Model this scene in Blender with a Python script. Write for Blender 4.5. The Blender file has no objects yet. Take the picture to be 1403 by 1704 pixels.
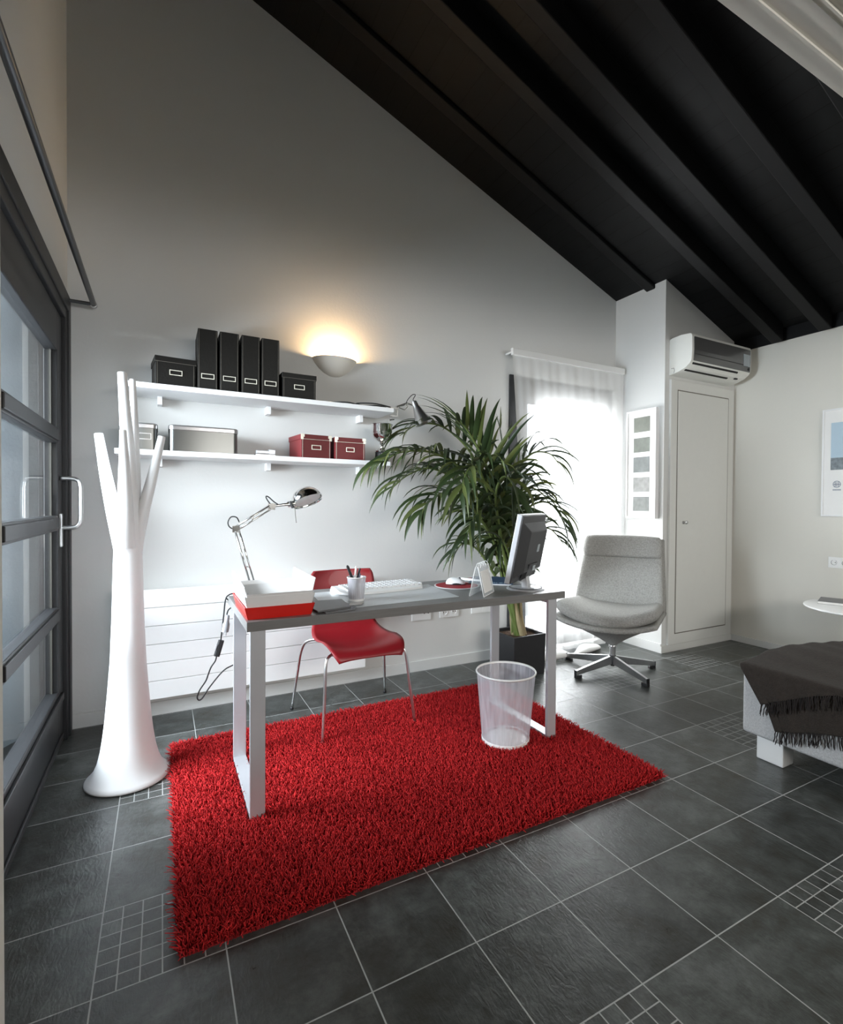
import bpy, math, random
import numpy as np
from mathutils import Vector, Matrix, Quaternion
random.seed(7); rng = np.random.default_rng(7)
S = bpy.context.scene
COL = S.collection
PI = math.pi

# ------------------------------------------------------------------ camera
H = 1.19286
yaw, pitch, roll = .5030, -.0150, .0072
f_ = Vector((math.sin(yaw)*math.cos(pitch), math.cos(yaw)*math.cos(pitch), math.sin(pitch)))
r_ = Vector((math.cos(yaw), -math.sin(yaw), 0)); u_ = r_.cross(f_)
r2 = math.cos(roll)*r_+math.sin(roll)*u_; u2 = -math.sin(roll)*r_+math.cos(roll)*u_
cd = bpy.data.cameras.new('camera'); cam = bpy.data.objects.new('camera', cd); COL.objects.link(cam)
cam.matrix_world = Matrix(((r2.x, u2.x, -f_.x, 0), (r2.y, u2.y, -f_.y, 0), (r2.z, u2.z, -f_.z, H), (0, 0, 0, 1)))
cd.sensor_fit = 'VERTICAL'; cd.sensor_height = 24; cd.lens = 852.159*24/1704
cd.shift_x = -(739.152-701.5)/1704; cd.shift_y = 0; cd.clip_start = .02
S.camera = cam

# ------------------------------------------------------------------ world, lights, exposure
EXPOSURE = 1.0
W = bpy.data.worlds.new('world'); S.world = W; W.use_nodes = True
bg = W.node_tree.nodes['Background']; bg.inputs[0].default_value = (.80, .90, 1, 1); bg.inputs[1].default_value = 1.0
def area(name, loc, direction, sx, sy, energy, color, spread=PI):
    l = bpy.data.lights.new(name, 'AREA'); l.shape = 'RECTANGLE'; l.size = sx; l.size_y = sy
    l.energy = energy; l.color = color; l.spread = spread
    o = bpy.data.objects.new(name, l); COL.objects.link(o); o.location = loc
    o.rotation_euler = Vector(direction).to_track_quat('-Z', 'Z').to_euler()
    return o
area('daylight_glass_door', (-1.9, 2.2, 1.62), (1, .02, -.16), 1.3, 2.1, 108, (.82, .92, 1), math.radians(104))
area('daylight_french_window', (2.95, 4.3, 1.25), (0, -1, -.10), 2.4, 2.5, 175, (.95, .98, 1), math.radians(150))
area('fill_adjacent_room', (1.9, -2.3, 1.85), (.16, 1, -.26), 3.4, .6, 23, (1, .97, .92), math.radians(120))  # added fill light behind the camera; the room there has no window
S.view_settings.view_transform = 'Standard'; S.view_settings.look = 'None'
S.view_settings.gamma = 1; S.view_settings.use_curve_mapping = False
S.view_settings.exposure = EXPOSURE

# ------------------------------------------------------------------ materials
def srgb(h):
    c = [int(h[i:i+2], 16)/255 for i in (0, 2, 4)]
    return tuple(x/12.92 if x <= .04045 else ((x+.055)/1.055)**2.4 for x in c)
def pm(name, col, rough=.5, metal=0, var=0, scale=20, bump=0, bscale=None, coat=0, trans=0, detail=4, stretch=None, spec=.5, emit=None, es=0):
    m = bpy.data.materials.new(name); m.use_nodes = True; nt = m.node_tree; N = nt.nodes; L = nt.links
    b = N['Principled BSDF']; c = srgb(col) if isinstance(col, str) else col
    b.inputs['Base Color'].default_value = (*c, 1); b.inputs['Roughness'].default_value = rough
    b.inputs['Metallic'].default_value = metal; b.inputs['Coat Weight'].default_value = coat
    b.inputs['Specular IOR Level'].default_value = spec
    if trans: b.inputs['Transmission Weight'].default_value = trans
    if emit: b.inputs['Emission Color'].default_value = (*emit, 1); b.inputs['Emission Strength'].default_value = es
    tc = N.new('ShaderNodeTexCoord'); mp = N.new('ShaderNodeMapping'); L.new(tc.outputs['Object'], mp.inputs[0])
    if stretch: mp.inputs['Scale'].default_value = stretch
    nz = N.new('ShaderNodeTexNoise'); nz.inputs['Scale'].default_value = scale; nz.inputs['Detail'].default_value = detail
    L.new(mp.outputs[0], nz.inputs[0])
    if True:
        mx = N.new('ShaderNodeMix'); mx.data_type = 'RGBA'; v = var if var else .02
        mx.inputs[6].default_value = (*[x*(1-v) for x in c], 1); mx.inputs[7].default_value = (*[min(1, x*(1+v)) for x in c], 1)
        L.new(nz.outputs[0], mx.inputs[0]); L.new(mx.outputs[2], b.inputs['Base Color'])
    if bump:
        bn = N.new('ShaderNodeTexNoise'); bn.inputs['Scale'].default_value = bscale or scale; L.new(mp.outputs[0], bn.inputs[0])
        bu = N.new('ShaderNodeBump'); bu.inputs['Strength'].default_value = bump; bu.inputs['Distance'].default_value = .01
        L.new(bn.outputs[0], bu.inputs['Height']); L.new(bu.outputs[0], b.inputs['Normal'])
    return m

M = {}
M['wall'] = pm('painted_plaster', (.67, .67, .655), .8, var=.02, scale=3, bump=.05, bscale=60)
M['wallwarm'] = pm('painted_plaster_warm', (.72, .70, .64), .8, var=.02, scale=3, bump=.05, bscale=60)
M['white'] = pm('white_lacquer', (.82, .82, .82), .4)
M['closet'] = pm('closet_paint', (.70, .70, .67), .55)
M['plastic'] = pm('white_plastic', (.86, .86, .85), .35, coat=.2)
M['shelf'] = pm('shelf_white', (.84, .84, .84), .5)
M['frame'] = pm('dark_painted_timber', (.019, .0195, .021), .48, var=.25, scale=8, stretch=(6, 6, 1), coat=.08, spec=.4)
M['beam'] = pm('black_beam', (.0065, .0065, .0070), .55, var=.3, scale=10, spec=.22)
M['alu'] = pm('silver_lacquered_steel', (.56, .57, .60), .38, metal=.35)
M['chrome'] = pm('chrome', (.86, .85, .83), .12, metal=1)
M['steel'] = pm('brushed_steel', (.55, .55, .56), .3, metal=1, var=.1, scale=60)
M['nickel'] = pm('satin_nickel', (.7, .7, .7), .3, metal=1)
M['tin'] = pm('tin_plate', (.20, .205, .20), .3, metal=1, var=.12, scale=5)
M['rod'] = pm('dark_grey_rod', (.10, .105, .11), .35, metal=.6)
M['desk'] = pm('grey_oak_veneer', (.185, .182, .178), .36, var=.18, scale=9, stretch=(1, 14, 14), bump=.03)
M['red'] = pm('red_seat_plastic', (.25, .009, .014), .42, coat=.1)
M['black'] = pm('black_leatherette', (.0075, .0068, .0055), .6, var=.2, scale=80, bump=.1, spec=.3)
M['stitch'] = pm('grey_stitching', (.16, .145, .12), .8)
M['label'] = pm('silver_label_frame', (.80, .78, .68), .35, metal=.3)
M['redbox'] = pm('dark_red_board', (.125, .009, .011), .5, var=.1, scale=60)
M['redtray'] = pm('red_tray_plastic', (.72, .015, .008), .35)
M['whitetray'] = pm('white_tray_plastic', (.88, .88, .88), .4)
M['paper'] = pm('paper', (.83, .82, .80), .7)
M['brochure'] = pm('grey_glossy_brochure', (.15, .15, .155), .4)
M['pad'] = pm('frosted_desk_mat', (.56, .59, .61), .3, coat=.3)
M['key'] = pm('white_keycaps', (.84, .85, .86), .45)
M['marks'] = pm('key_marks', (.12, .13, .18), .6)
M['blkplastic'] = pm('black_plastic', (.03, .03, .032), .4)
M['darkgrey'] = pm('dark_grey_plastic', (.050, .051, .054), .45)
M['silverpl'] = pm('silver_plastic', (.62, .63, .66), .3, metal=.4)
M['rubber'] = pm('black_cable', (.016, .017, .018), .5)
M['ceramic'] = pm('sconce_plaster', (.80, .76, .69), .7)
M['pot'] = pm('anthracite_pot', (.022, .022, .024), .5, var=.2, scale=40)
M['soil'] = pm('brown_soil', (.085, .045, .025), .95, var=.6, scale=70, bump=.8)
M['trunk'] = pm('palm_trunk', (.33, .27, .15), .7, var=.5, scale=30, stretch=(1, 1, .3), bump=.4)
M['stemg'] = pm('palm_stem_green', (.11, .15, .04), .5, var=.3, scale=20)
M['fab'] = pm('light_grey_weave', (.36, .355, .335), .95, var=.45, scale=110, bump=.5, bscale=170)
M['bedfab'] = pm('speckled_grey_fabric', (.50, .50, .50), .95, var=.35, scale=150, bump=.3, bscale=200)
M['throw'] = pm('dark_brown_wool', (.031, .024, .019), 1, var=.45, scale=60, bump=.5, bscale=160)
M['fringe'] = pm('dark_fringe_yarn', (.018, .014, .013), 1, var=.2)
M['backing'] = pm('red_rug_backing', (.20, .006, .008), .9)
M['redpad'] = pm('red_mouse_pad', (.34, .015, .025), .7)
M['blue'] = pm('dark_blue_cover', (.030, .065, .15), .4)
M['bluelet'] = pm('pale_lettering', (.45, .60, .68), .4)
M['acfront'] = pm('grey_mirror_front', (.20, .20, .20), .2, metal=.6)
M['acbody'] = pm('aircon_white', (.78, .78, .74), .4)
M['slot'] = pm('dark_slot', (.01, .01, .01), .7)
M['sticker'] = pm('pale_blue_sticker', (.42, .47, .50), .5)
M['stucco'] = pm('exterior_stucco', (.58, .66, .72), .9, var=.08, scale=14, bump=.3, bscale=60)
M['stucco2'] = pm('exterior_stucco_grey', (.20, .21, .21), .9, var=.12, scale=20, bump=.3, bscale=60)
M['pave'] = pm('terrace_paving', (.30, .31, .31), .8, var=.1, scale=6)
M['spacer'] = pm('beige_spacer', (.05, .047, .038), .7)
M['skyprint'] = pm('print_sky', (.45, .58, .68), .5, var=.15, scale=4)
M['harbour'] = pm('print_harbour', (.20, .23, .25), .6, var=.7, scale=50)
M['emblem'] = pm('print_ink', (.22, .25, .32), .6)
M['acry'] = None

def mixmat(name, fac, shader_b):
    """transparent mixed with another shader: light passes, gloss or cloth stays"""
    m = bpy.data.materials.new(name); m.use_nodes = True; nt = m.node_tree; N = nt.nodes; L = nt.links
    N.clear(); out = N.new('ShaderNodeOutputMaterial'); mx = N.new('ShaderNodeMixShader'); tr = N.new('ShaderNodeBsdfTransparent')
    L.new(tr.outputs[0], mx.inputs[1]); sb = shader_b(N, L); L.new(sb.outputs[0], mx.inputs[2])
    if fac == 'fresnel':
        fr = N.new('ShaderNodeFresnel'); gm = N.new('ShaderNodeNewGeometry'); io = N.new('ShaderNodeMix'); io.inputs[2].default_value = 1.3; io.inputs[3].default_value = 1/1.3
        L.new(gm.outputs['Backfacing'], io.inputs[0]); L.new(io.outputs[0], fr.inputs[0]); L.new(fr.outputs[0], mx.inputs[0])
    else: mx.inputs[0].default_value = fac
    L.new(mx.outputs[0], out.inputs[0]); return m
def glossy(N, L):
    g = N.new('ShaderNodeBsdfGlossy'); g.inputs['Roughness'].default_value = .0; return g
M['glass'] = mixmat('window_glass', 'fresnel', glossy)
def acr(N, L):
    g = N.new('ShaderNodeBsdfPrincipled'); g.inputs['Base Color'].default_value = (.75, .77, .78, 1); g.inputs['Roughness'].default_value = .12; return g
M['acry'] = mixmat('clear_acrylic', .38, acr)
def meshs(N, L):
    g = N.new('ShaderNodeBsdfPrincipled'); g.inputs['Base Color'].default_value = (.74, .74, .80, 1); g.inputs['Roughness'].default_value = .45
    g.inputs['Metallic'].default_value = .2; return g
def mesh_mat(name, lo, hi, scale):
    m = mixmat(name, .6, meshs); N = m.node_tree.nodes; L = m.node_tree.links
    tc = N.new('ShaderNodeTexCoord'); wv = N.new('ShaderNodeTexNoise'); wv.inputs['Scale'].default_value = scale
    mp = N.new('ShaderNodeMapping'); mp.inputs['Scale'].default_value = (1, 1, .04)
    L.new(tc.outputs['Object'], mp.inputs[0]); L.new(mp.outputs[0], wv.inputs[0])
    mr = N.new('ShaderNodeMapRange'); mr.inputs[1].default_value = .35; mr.inputs[2].default_value = .65
    mr.inputs[3].default_value = lo; mr.inputs[4].default_value = hi; L.new(wv.outputs[0], mr.inputs[0])
    mxs = [n for n in N if n.type == 'MIX_SHADER'][0]; L.new(mr.outputs[0], mxs.inputs[0]); return m
M['mesh'] = mesh_mat('white_wire_mesh', .34, .54, 55)
M['cupmesh'] = mesh_mat('fine_wire_mesh', .6, .78, 200)
def cloth(N, L):
    a = N.new('ShaderNodeBsdfDiffuse'); a.inputs[0].default_value = (.88, .88, .87, 1)
    b = N.new('ShaderNodeBsdfTranslucent'); b.inputs[0].default_value = (.88, .88, .87, 1)
    x = N.new('ShaderNodeMixShader'); x.inputs[0].default_value = .30
    L.new(a.outputs[0], x.inputs[1]); L.new(b.outputs[0], x.inputs[2]); return x
M['curtain'] = mixmat('sheer_white_curtain', .66, cloth)

# leaf: variation per leaflet, some light through
def leafmat():
    m = bpy.data.materials.new('palm_leaf'); m.use_nodes = True; N = m.node_tree.nodes; L = m.node_tree.links
    b = N['Principled BSDF']; g = N.new('ShaderNodeNewGeometry'); r = N.new('ShaderNodeValToRGB')
    e = r.color_ramp.elements; e[0].color = (.014, .026, .010, 1); e[1].color = (.105, .125, .035, 1)
    e.new(.55).color = (.036, .058, .018, 1)
    L.new(g.outputs['Random Per Island'], r.inputs[0]); L.new(r.outputs[0], b.inputs['Base Color'])
    b.inputs['Roughness'].default_value = .38
    t = N.new('ShaderNodeBsdfTranslucent'); L.new(r.outputs[0], t.inputs[0])
    x = N.new('ShaderNodeMixShader'); x.inputs[0].default_value = .25
    L.new(b.outputs[0], x.inputs[1]); L.new(t.outputs[0], x.inputs[2]); L.new(x.outputs[0], N['Material Output'].inputs[0]); return m
M['leaf'] = leafmat()
def pilemat():
    m = bpy.data.materials.new('red_shag_pile'); m.use_nodes = True; N = m.node_tree.nodes; L = m.node_tree.links
    b = N['Principled BSDF']; g = N.new('ShaderNodeNewGeometry'); r = N.new('ShaderNodeValToRGB')
    e = r.color_ramp.elements; e[0].color = (.29, .008, .011, 1); e[1].color = (.68, .032, .034, 1)
    L.new(g.outputs['Random Per Island'], r.inputs[0]); L.new(r.outputs[0], b.inputs['Base Color'])
    b.inputs['Roughness'].default_value = .9; b.inputs['Specular IOR Level'].default_value = .2; return m
M['pile'] = pilemat()

def floormat():
    m = bpy.data.materials.new('slate_floor_tiles'); m.use_nodes = True; nt = m.node_tree; N = nt.nodes; L = nt.links
    b = N['Principled BSDF']
    geo = N.new('ShaderNodeNewGeometry'); sep = N.new('ShaderNodeSeparateXYZ'); L.new(geo.outputs['Position'], sep.inputs[0])
    def mth(op, a, c=None, d=None):
        n = N.new('ShaderNodeMath'); n.operation = op
        for i, v in enumerate((a, c, d)):
            if v is None: continue
            if isinstance(v, (int, float)): n.inputs[i].default_value = v
            else: L.new(v, n.inputs[i])
        return n.outputs[0]
    tx = mth('SUBTRACT', mth('DIVIDE', sep.outputs[0], .3), 2.4965)
    ty = mth('SUBTRACT', mth('DIVIDE', sep.outputs[1], .3), 3.8698)
    ix = mth('FLOOR', tx); iy = mth('FLOOR', ty)
    fx = mth('SUBTRACT', tx, ix); fy = mth('SUBTRACT', ty, iy)
    def edge(v, w):      # distance to nearest edge of unit cell, <w -> 1
        d = mth('MINIMUM', v, mth('SUBTRACT', 1, v)); return mth('LESS_THAN', d, w)
    big = mth('MAXIMUM', edge(fx, .0062), edge(fy, .0062))
    mx6 = mth('FRACT', mth('MULTIPLY', fx, 6)); my6 = mth('FRACT', mth('MULTIPLY', fy, 6))
    sm = mth('MAXIMUM', edge(mx6, .034), edge(my6, .034))
    mi = mth('LESS_THAN', mth('FLOORED_MODULO', mth('ADD', ix, .5), 3), 1)
    mj = mth('LESS_THAN', mth('FLOORED_MODULO', mth('SUBTRACT', iy, .5), 3), 1)
    mos = mth('MULTIPLY', mi, mj)
    gr = mth('MAXIMUM', big, mth('MULTIPLY', mos, sm))
    # id per tile / mosaic piece
    cx = mth('ADD', ix, mth('MULTIPLY', mos, mth('MULTIPLY', mth('FLOOR', mth('MULTIPLY', fx, 6)), .137)))
    cy = mth('ADD', iy, mth('MULTIPLY', mos, mth('MULTIPLY', mth('FLOOR', mth('MULTIPLY', fy, 6)), .171)))
    cmb = N.new('ShaderNodeCombineXYZ'); L.new(cx, cmb.inputs[0]); L.new(cy, cmb.inputs[1])
    wn = N.new('ShaderNodeTexWhiteNoise'); L.new(cmb.outputs[0], wn.inputs['Vector'])
    # noise offset per tile
    va = N.new('ShaderNodeVectorMath'); va.operation = 'MULTIPLY_ADD'
    L.new(wn.outputs['Color'], va.inputs[0]); va.inputs[1].default_value = (9, 9, 9); L.new(geo.outputs['Position'], va.inputs[2])
    n1 = N.new('ShaderNodeTexNoise'); n1.inputs['Scale'].default_value = 7; n1.inputs['Detail'].default_value = 10; n1.inputs['Roughness'].default_value = .74; n1.inputs['Distortion'].default_value = .15
    L.new(va.outputs[0], n1.inputs[0])
    n2 = N.new('ShaderNodeTexNoise'); n2.inputs['Scale'].default_value = 55; n2.inputs['Detail'].default_value = 6; n2.inputs['Distortion'].default_value = 1.5
    mp = N.new('ShaderNodeMapping'); mp.inputs['Rotation'].default_value = (0, 0, .8); mp.inputs['Scale'].default_value = (1, .35, 1)
    L.new(va.outputs[0], mp.inputs[0]); L.new(mp.outputs[0], n2.inputs[0])
    rp = N.new('ShaderNodeValToRGB'); e = rp.color_ramp.elements
    e[0].position = .30; e[0].color = (.032, .028, .019, 1); e[1].position = .68; e[1].color = (.120, .130, .124, 1)
    e.new(.48).color = (.056, .061, .057, 1)
    L.new(n1.outputs[0], rp.inputs[0])
    val = mth('MULTIPLY_ADD', wn.outputs['Value'], .5, .72)
    mul = N.new('ShaderNodeMix'); mul.data_type = 'RGBA'; mul.blend_type = 'MULTIPLY'; mul.inputs[0].default_value = 1
    cv = N.new('ShaderNodeCombineXYZ')
    for i in range(3): L.new(val, cv.inputs[i])
    L.new(rp.outputs[0], mul.inputs[6]); L.new(cv.outputs[0], mul.inputs[7])
    mg = N.new('ShaderNodeMix'); mg.data_type = 'RGBA'; L.new(gr, mg.inputs[0]); L.new(mul.outputs[2], mg.inputs[6]); mg.inputs[7].default_value = (.42, .43, .42, 1)
    L.new(mg.outputs[2], b.inputs['Base Color'])
    rr = mth('ADD', mth('MULTIPLY_ADD', n1.outputs[0], .24, .20), mth('MULTIPLY', gr, .4)); L.new(rr, b.inputs['Roughness'])
    bu = N.new('ShaderNodeBump'); bu.inputs['Strength'].default_value = .62; bu.inputs['Distance'].default_value = .0035
    hh = mth('SUBTRACT', mth('ADD', mth('MULTIPLY', n2.outputs[0], .6), n1.outputs[0]), mth('MULTIPLY', gr, .6)); L.new(hh, bu.inputs['Height'])
    L.new(bu.outputs[0], b.inputs['Normal'])
    return m
M['floor'] = floormat()

def boardmat():
    m = bpy.data.materials.new('black_roof_boards'); m.use_nodes = True; N = m.node_tree.nodes; L = m.node_tree.links
    b = N['Principled BSDF']; b.inputs['Roughness'].default_value = .5; b.inputs['Specular IOR Level'].default_value = .2
    geo = N.new('ShaderNodeNewGeometry'); sep = N.new('ShaderNodeSeparateXYZ'); L.new(geo.outputs['Position'], sep.inputs[0])
    a = N.new('ShaderNodeMath'); a.operation = 'DIVIDE'; L.new(sep.outputs[0], a.inputs[0]); a.inputs[1].default_value = .118
    fr = N.new('ShaderNodeMath'); fr.operation = 'FRACT'; L.new(a.outputs[0], fr.inputs[0])
    lt = N.new('ShaderNodeMath'); lt.operation = 'LESS_THAN'; L.new(fr.outputs[0], lt.inputs[0]); lt.inputs[1].default_value = .07
    mx = N.new('ShaderNodeMix'); mx.data_type = 'RGBA'; L.new(lt.outputs[0], mx.inputs[0])
    mx.inputs[6].default_value = (.0045, .0048, .0052, 1); mx.inputs[7].default_value = (.001, .001, .001, 1)
    L.new(mx.outputs[2], b.inputs['Base Color'])
    bu = N.new('ShaderNodeBump'); bu.invert = True; bu.inputs['Distance'].default_value = .006; L.new(lt.outputs[0], bu.inputs['Height']); L.new(bu.outputs[0], b.inputs['Normal'])
    return m
M['boards'] = boardmat()

# ------------------------------------------------------------------ mesh builder
def cat(pts, n):
    """Catmull-Rom through pts, n samples per span"""
    P = [Vector(p) for p in pts]; P = [2*P[0]-P[1]]+P+[2*P[-1]-P[-2]]; out = []
    for i in range(1, len(P)-2):
        for k in range(n):
            t = k/n; a, b, c, d = P[i-1:i+3]
            out.append(.5*((2*b)+(c-a)*t+(2*a-5*b+4*c-d)*t*t+(3*b-a-3*c+d)*t**3))
    out.append(P[-2]); return out
class MB:
    def __init__(s): s.v = []; s.f = []; s.T = None
    def add(s, vs, fs):
        o = len(s.v)
        if s.T is not None: vs = [s.T @ Vector(v) for v in vs]
        s.v += [tuple(v) for v in vs]; s.f += [tuple(i+o for i in f) for f in fs]; return s
    def box(s, x0, x1, y0, y1, z0, z1):
        vs = [(x, y, z) for z in (z0, z1) for x, y in ((x0, y0), (x1, y0), (x1, y1), (x0, y1))]
        return s.add(vs, [(3, 2, 1, 0), (4, 5, 6, 7), (0, 1, 5, 4), (1, 2, 6, 5), (2, 3, 7, 6), (3, 0, 4, 7)])
    def prism(s, pts, z0, z1, top=1.0, c=(0, 0)):
        n = len(pts); vs = [(x, y, z0) for x, y in pts]+[(c[0]+(x-c[0])*top, c[1]+(y-c[1])*top, z1) for x, y in pts]
        return s.add(vs, [tuple(range(n))[::-1], tuple(range(n, 2*n))]+[(i, (i+1) % n, n+(i+1) % n, n+i) for i in range(n)])
    def extrude(s, loop_a, loop_b):
        n = len(loop_a)
        return s.add(list(loop_a)+list(loop_b), [tuple(range(n))[::-1], tuple(range(n, 2*n))]+[(i, (i+1) % n, n+(i+1) % n, n+i) for i in range(n)])
    def tube(s, pts, r, n=10, cap=True, flat=None):
        P = [Vector(p) for p in pts]; R = r if hasattr(r, '__len__') else [r]*len(P)
        t0 = (P[1]-P[0]).normalized(); up = Vector((0, 0, 1)) if abs(t0.z) < .9 else Vector((1, 0, 0))
        a = t0.cross(up).normalized(); vs = []
        for i, p in enumerate(P):
            t = (P[min(i+1, len(P)-1)]-P[max(i-1, 0)]).normalized()
            a = (a-t*a.dot(t)).normalized(); b = t.cross(a)
            for k in range(n):
                an = 2*PI*k/n; vs.append(p+(a*math.cos(an)+b*math.sin(an)*(flat or 1))*R[i])
        fs = [(i*n+k, i*n+(k+1) % n, (i+1)*n+(k+1) % n, (i+1)*n+k) for i in range(len(P)-1) for k in range(n)]
        if cap: fs += [tuple(range(n))[::-1], tuple((len(P)-1)*n+k for k in range(n))]
        return s.add(vs, fs)
    def lathe(s, prof, n=40, c=(0, 0, 0), a0=0, a1=2*PI, M_=None, sx=1, sy=1):
        full = abs(a1-a0-2*PI) < 1e-6; k_ = n if full else n+1; vs = []
        for r, z in prof:
            for k in range(k_):
                a = a0+(a1-a0)*k/n; v = Vector((r*math.cos(a)*sx, r*math.sin(a)*sy, z))
                if M_: v = M_ @ v
                vs.append(v+Vector(c))
        fs = []
        for i in range(len(prof)-1):
            for k in range(n):
                k2 = (k+1) % k_ if full else k+1
                fs.append((i*k_+k, i*k_+k2, (i+1)*k_+k2, (i+1)*k_+k))
        return s.add(vs, fs)
    def grid(s, fn, nu, nv, thick=0, closed=False):
        P = [[Vector(fn(i/nu*2-1, j/nv*2-1)) for i in range(nu+1)] for j in range(nv+1)]
        vs = [p for row in P for p in row]; w = nu+1
        fs = [(j*w+i, j*w+i+1, (j+1)*w+i+1, (j+1)*w+i) for j in range(nv) for i in range(nu)]
        return s.add(vs, fs)
    def pad(s, fn, nu=24, nv=24, t=.04, p=5, rr=.25, hp_=9):
        """cushion: fn(u,v)->(centre, normal)"""
        tops, bots = [], []
        for j in range(nv+1):
            for i in range(nu+1):
                u, v = math.sin(PI/2*(i/nu*2-1)), math.sin(PI/2*(j/nv*2-1))
                # square -> superellipse outline
                m = max(abs(u), abs(v), 1e-6); q = max((abs(u)**p+abs(v)**p)**(1/p), 1e-6); k = m/q
                uu, vv = u*(1-rr+rr*k), v*(1-rr+rr*k)
                h = max(0, (1-abs(u)**hp_)*(1-abs(v)**hp_))**.45
                c, nn = fn(uu, vv); c = Vector(c); nn = Vector(nn).normalized()
                tops.append(c+nn*t*h); bots.append(c-nn*t*h)
        w = nu+1; n = len(tops)
        fs = [(j*w+i, j*w+i+1, (j+1)*w+i+1, (j+1)*w+i) for j in range(nv) for i in range(nu)]
        fs += [tuple(n+k for k in f[::-1]) for f in fs]
        return s.add(tops+bots, fs)
    def build(s, name, mat, parent=None, smooth=False, bevel=0, seg=2, loc=None, solid=0, sub=0, merge=0):
        me = bpy.data.meshes.new(name); me.from_pydata(s.v, [], s.f)
        o = bpy.data.objects.new(name, me); COL.objects.link(o)
        if merge:
            import bmesh
            b = bmesh.new(); b.from_mesh(me); bmesh.ops.remove_doubles(b, verts=b.verts, dist=merge); bmesh.ops.recalc_face_normals(b, faces=b.faces); b.to_mesh(me); b.free()
        me.materials.append(M[mat] if isinstance(mat, str) else mat)
        if loc is not None:
            L_ = Vector(loc); me.transform(Matrix.Translation(-L_)); o.location = L_
        if parent: o.parent = parent
        if smooth:
            me.polygons.foreach_set('use_smooth', [True]*len(me.polygons))
            if smooth == 'auto': me.set_sharp_from_angle(angle=math.radians(40))
        if solid: md = o.modifiers.new('solid', 'SOLIDIFY'); md.thickness = solid; md.offset = 0
        if bevel: md = o.modifiers.new('bevel', 'BEVEL'); md.width = bevel; md.segments = seg; md.limit_method = 'ANGLE'; md.angle_limit = math.radians(35)
        if sub: md = o.modifiers.new('sub', 'SUBSURF'); md.levels = sub; md.render_levels = sub
        return o
def rrect(w, d, r, n=5, cx=0, cy=0):
    pts = []
    for sx, sy, a0 in ((1, 1, 0), (-1, 1, PI/2), (-1, -1, PI), (1, -1, 3*PI/2)):
        for k in range(n+1):
            a = a0+PI/2*k/n; pts.append((cx+sx*(w/2-r)+r*math.cos(a), cy+sy*(d/2-r)+r*math.sin(a)))
    return pts
def thing(name, label, cat_, loc=(0, 0, 0), rz=0, group=None):
    o = bpy.data.objects.new(name, None); COL.objects.link(o); o.location = loc; o.rotation_euler = (0, 0, rz); o.empty_display_size = .05
    o['label'] = label; o['category'] = cat_
    if group: o['group'] = group
    return o
def tag(o, label, cat_, group=None):
    o['label'] = label; o['category'] = cat_
    if group: o['group'] = group
    return o
def struct(o): o['kind'] = 'structure'; return o
def B(*a): return MB().box(*a)
def dup(root, loc, rz=None, label=None, group=None):
    r = root.copy(); COL.objects.link(r); r.location = loc
    if rz is not None: r.rotation_euler = (0, 0, rz)
    if label: r['label'] = label
    if group: r['group'] = group
    for ch in list(root.children):
        c = ch.copy(); COL.objects.link(c); c.parent = r
        for g in list(ch.children):
            d = g.copy(); COL.objects.link(d); d.parent = c
    return r

# ------------------------------------------------------------------ setting
XL, XR, YB, YP = -.43, 4.46, 3.28, .712
SL, C0 = -.388, 4.378
cz = lambda x: C0+SL*x
struct(B(-3.2, 6, -3.4, YB+.02, -.06, 0).build('floor', 'floor'))
# back wall with the french window opening, top follows the slope
def slab_y(m, x0, x1, z0, y0, y1, ztop=None):
    za = cz(x0) if ztop is None else ztop; zb = cz(x1) if ztop is None else ztop
    a = [(x0, y0, z0), (x1, y0, z0), (x1, y0, zb), (x0, y0, za)]; b = [(x, y1, z) for x, y, z in a]
    return m.extrude(b, a)
WX0, WX1, WZ = 2.375, 3.50, 2.212
m = MB(); slab_y(m, XL-.25, WX0, 0, YB, YB+.25); slab_y(m, WX0, WX1, WZ, YB, YB+.25); slab_y(m, WX1, XR+.2, 0, YB, YB+.25)
struct(m.build('wall_back', 'wall'))
DY0, DY1, DZ = 1.82, 3.235, 2.225
m = B(XL-.15, XL, DY1, YB, 0, cz(XL)); m.box(XL-.15, XL, .2, DY1, DZ, cz(XL)); m.box(XL-.15, XL, -.2, DY0, 0, cz(XL))
struct(m.build('wall_left', 'wall'))
struct(B(XR, XR+.2, -.2, YB, 0, 2.55).build('wall_right', 'wallwarm'))
# closet block in the far right corner
PX, PY = 3.535, 2.765
m = MB(); slab_y(m, PX, XR, 0, PY, YB)
struct(m.build('wall_pier', 'wall'))
# front partition the camera looks through: jamb left, header above
JX = -.1515
m = B(XL, JX, .45, YP, 0, 2.3); slab_y(m, XL, XR, 2.3, .45, YP)
# shallow recess grooves running along the soffit
for y, w, d in ((.668, .006, .006), (.620, .022, .004), (.596, .005, .008), (.57, .008, .006)):
    m.box(XL, XR, y-w/2, y+w/2, 2.3-d, 2.3)
struct(m.build('wall_front', 'wallwarm'))
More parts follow.
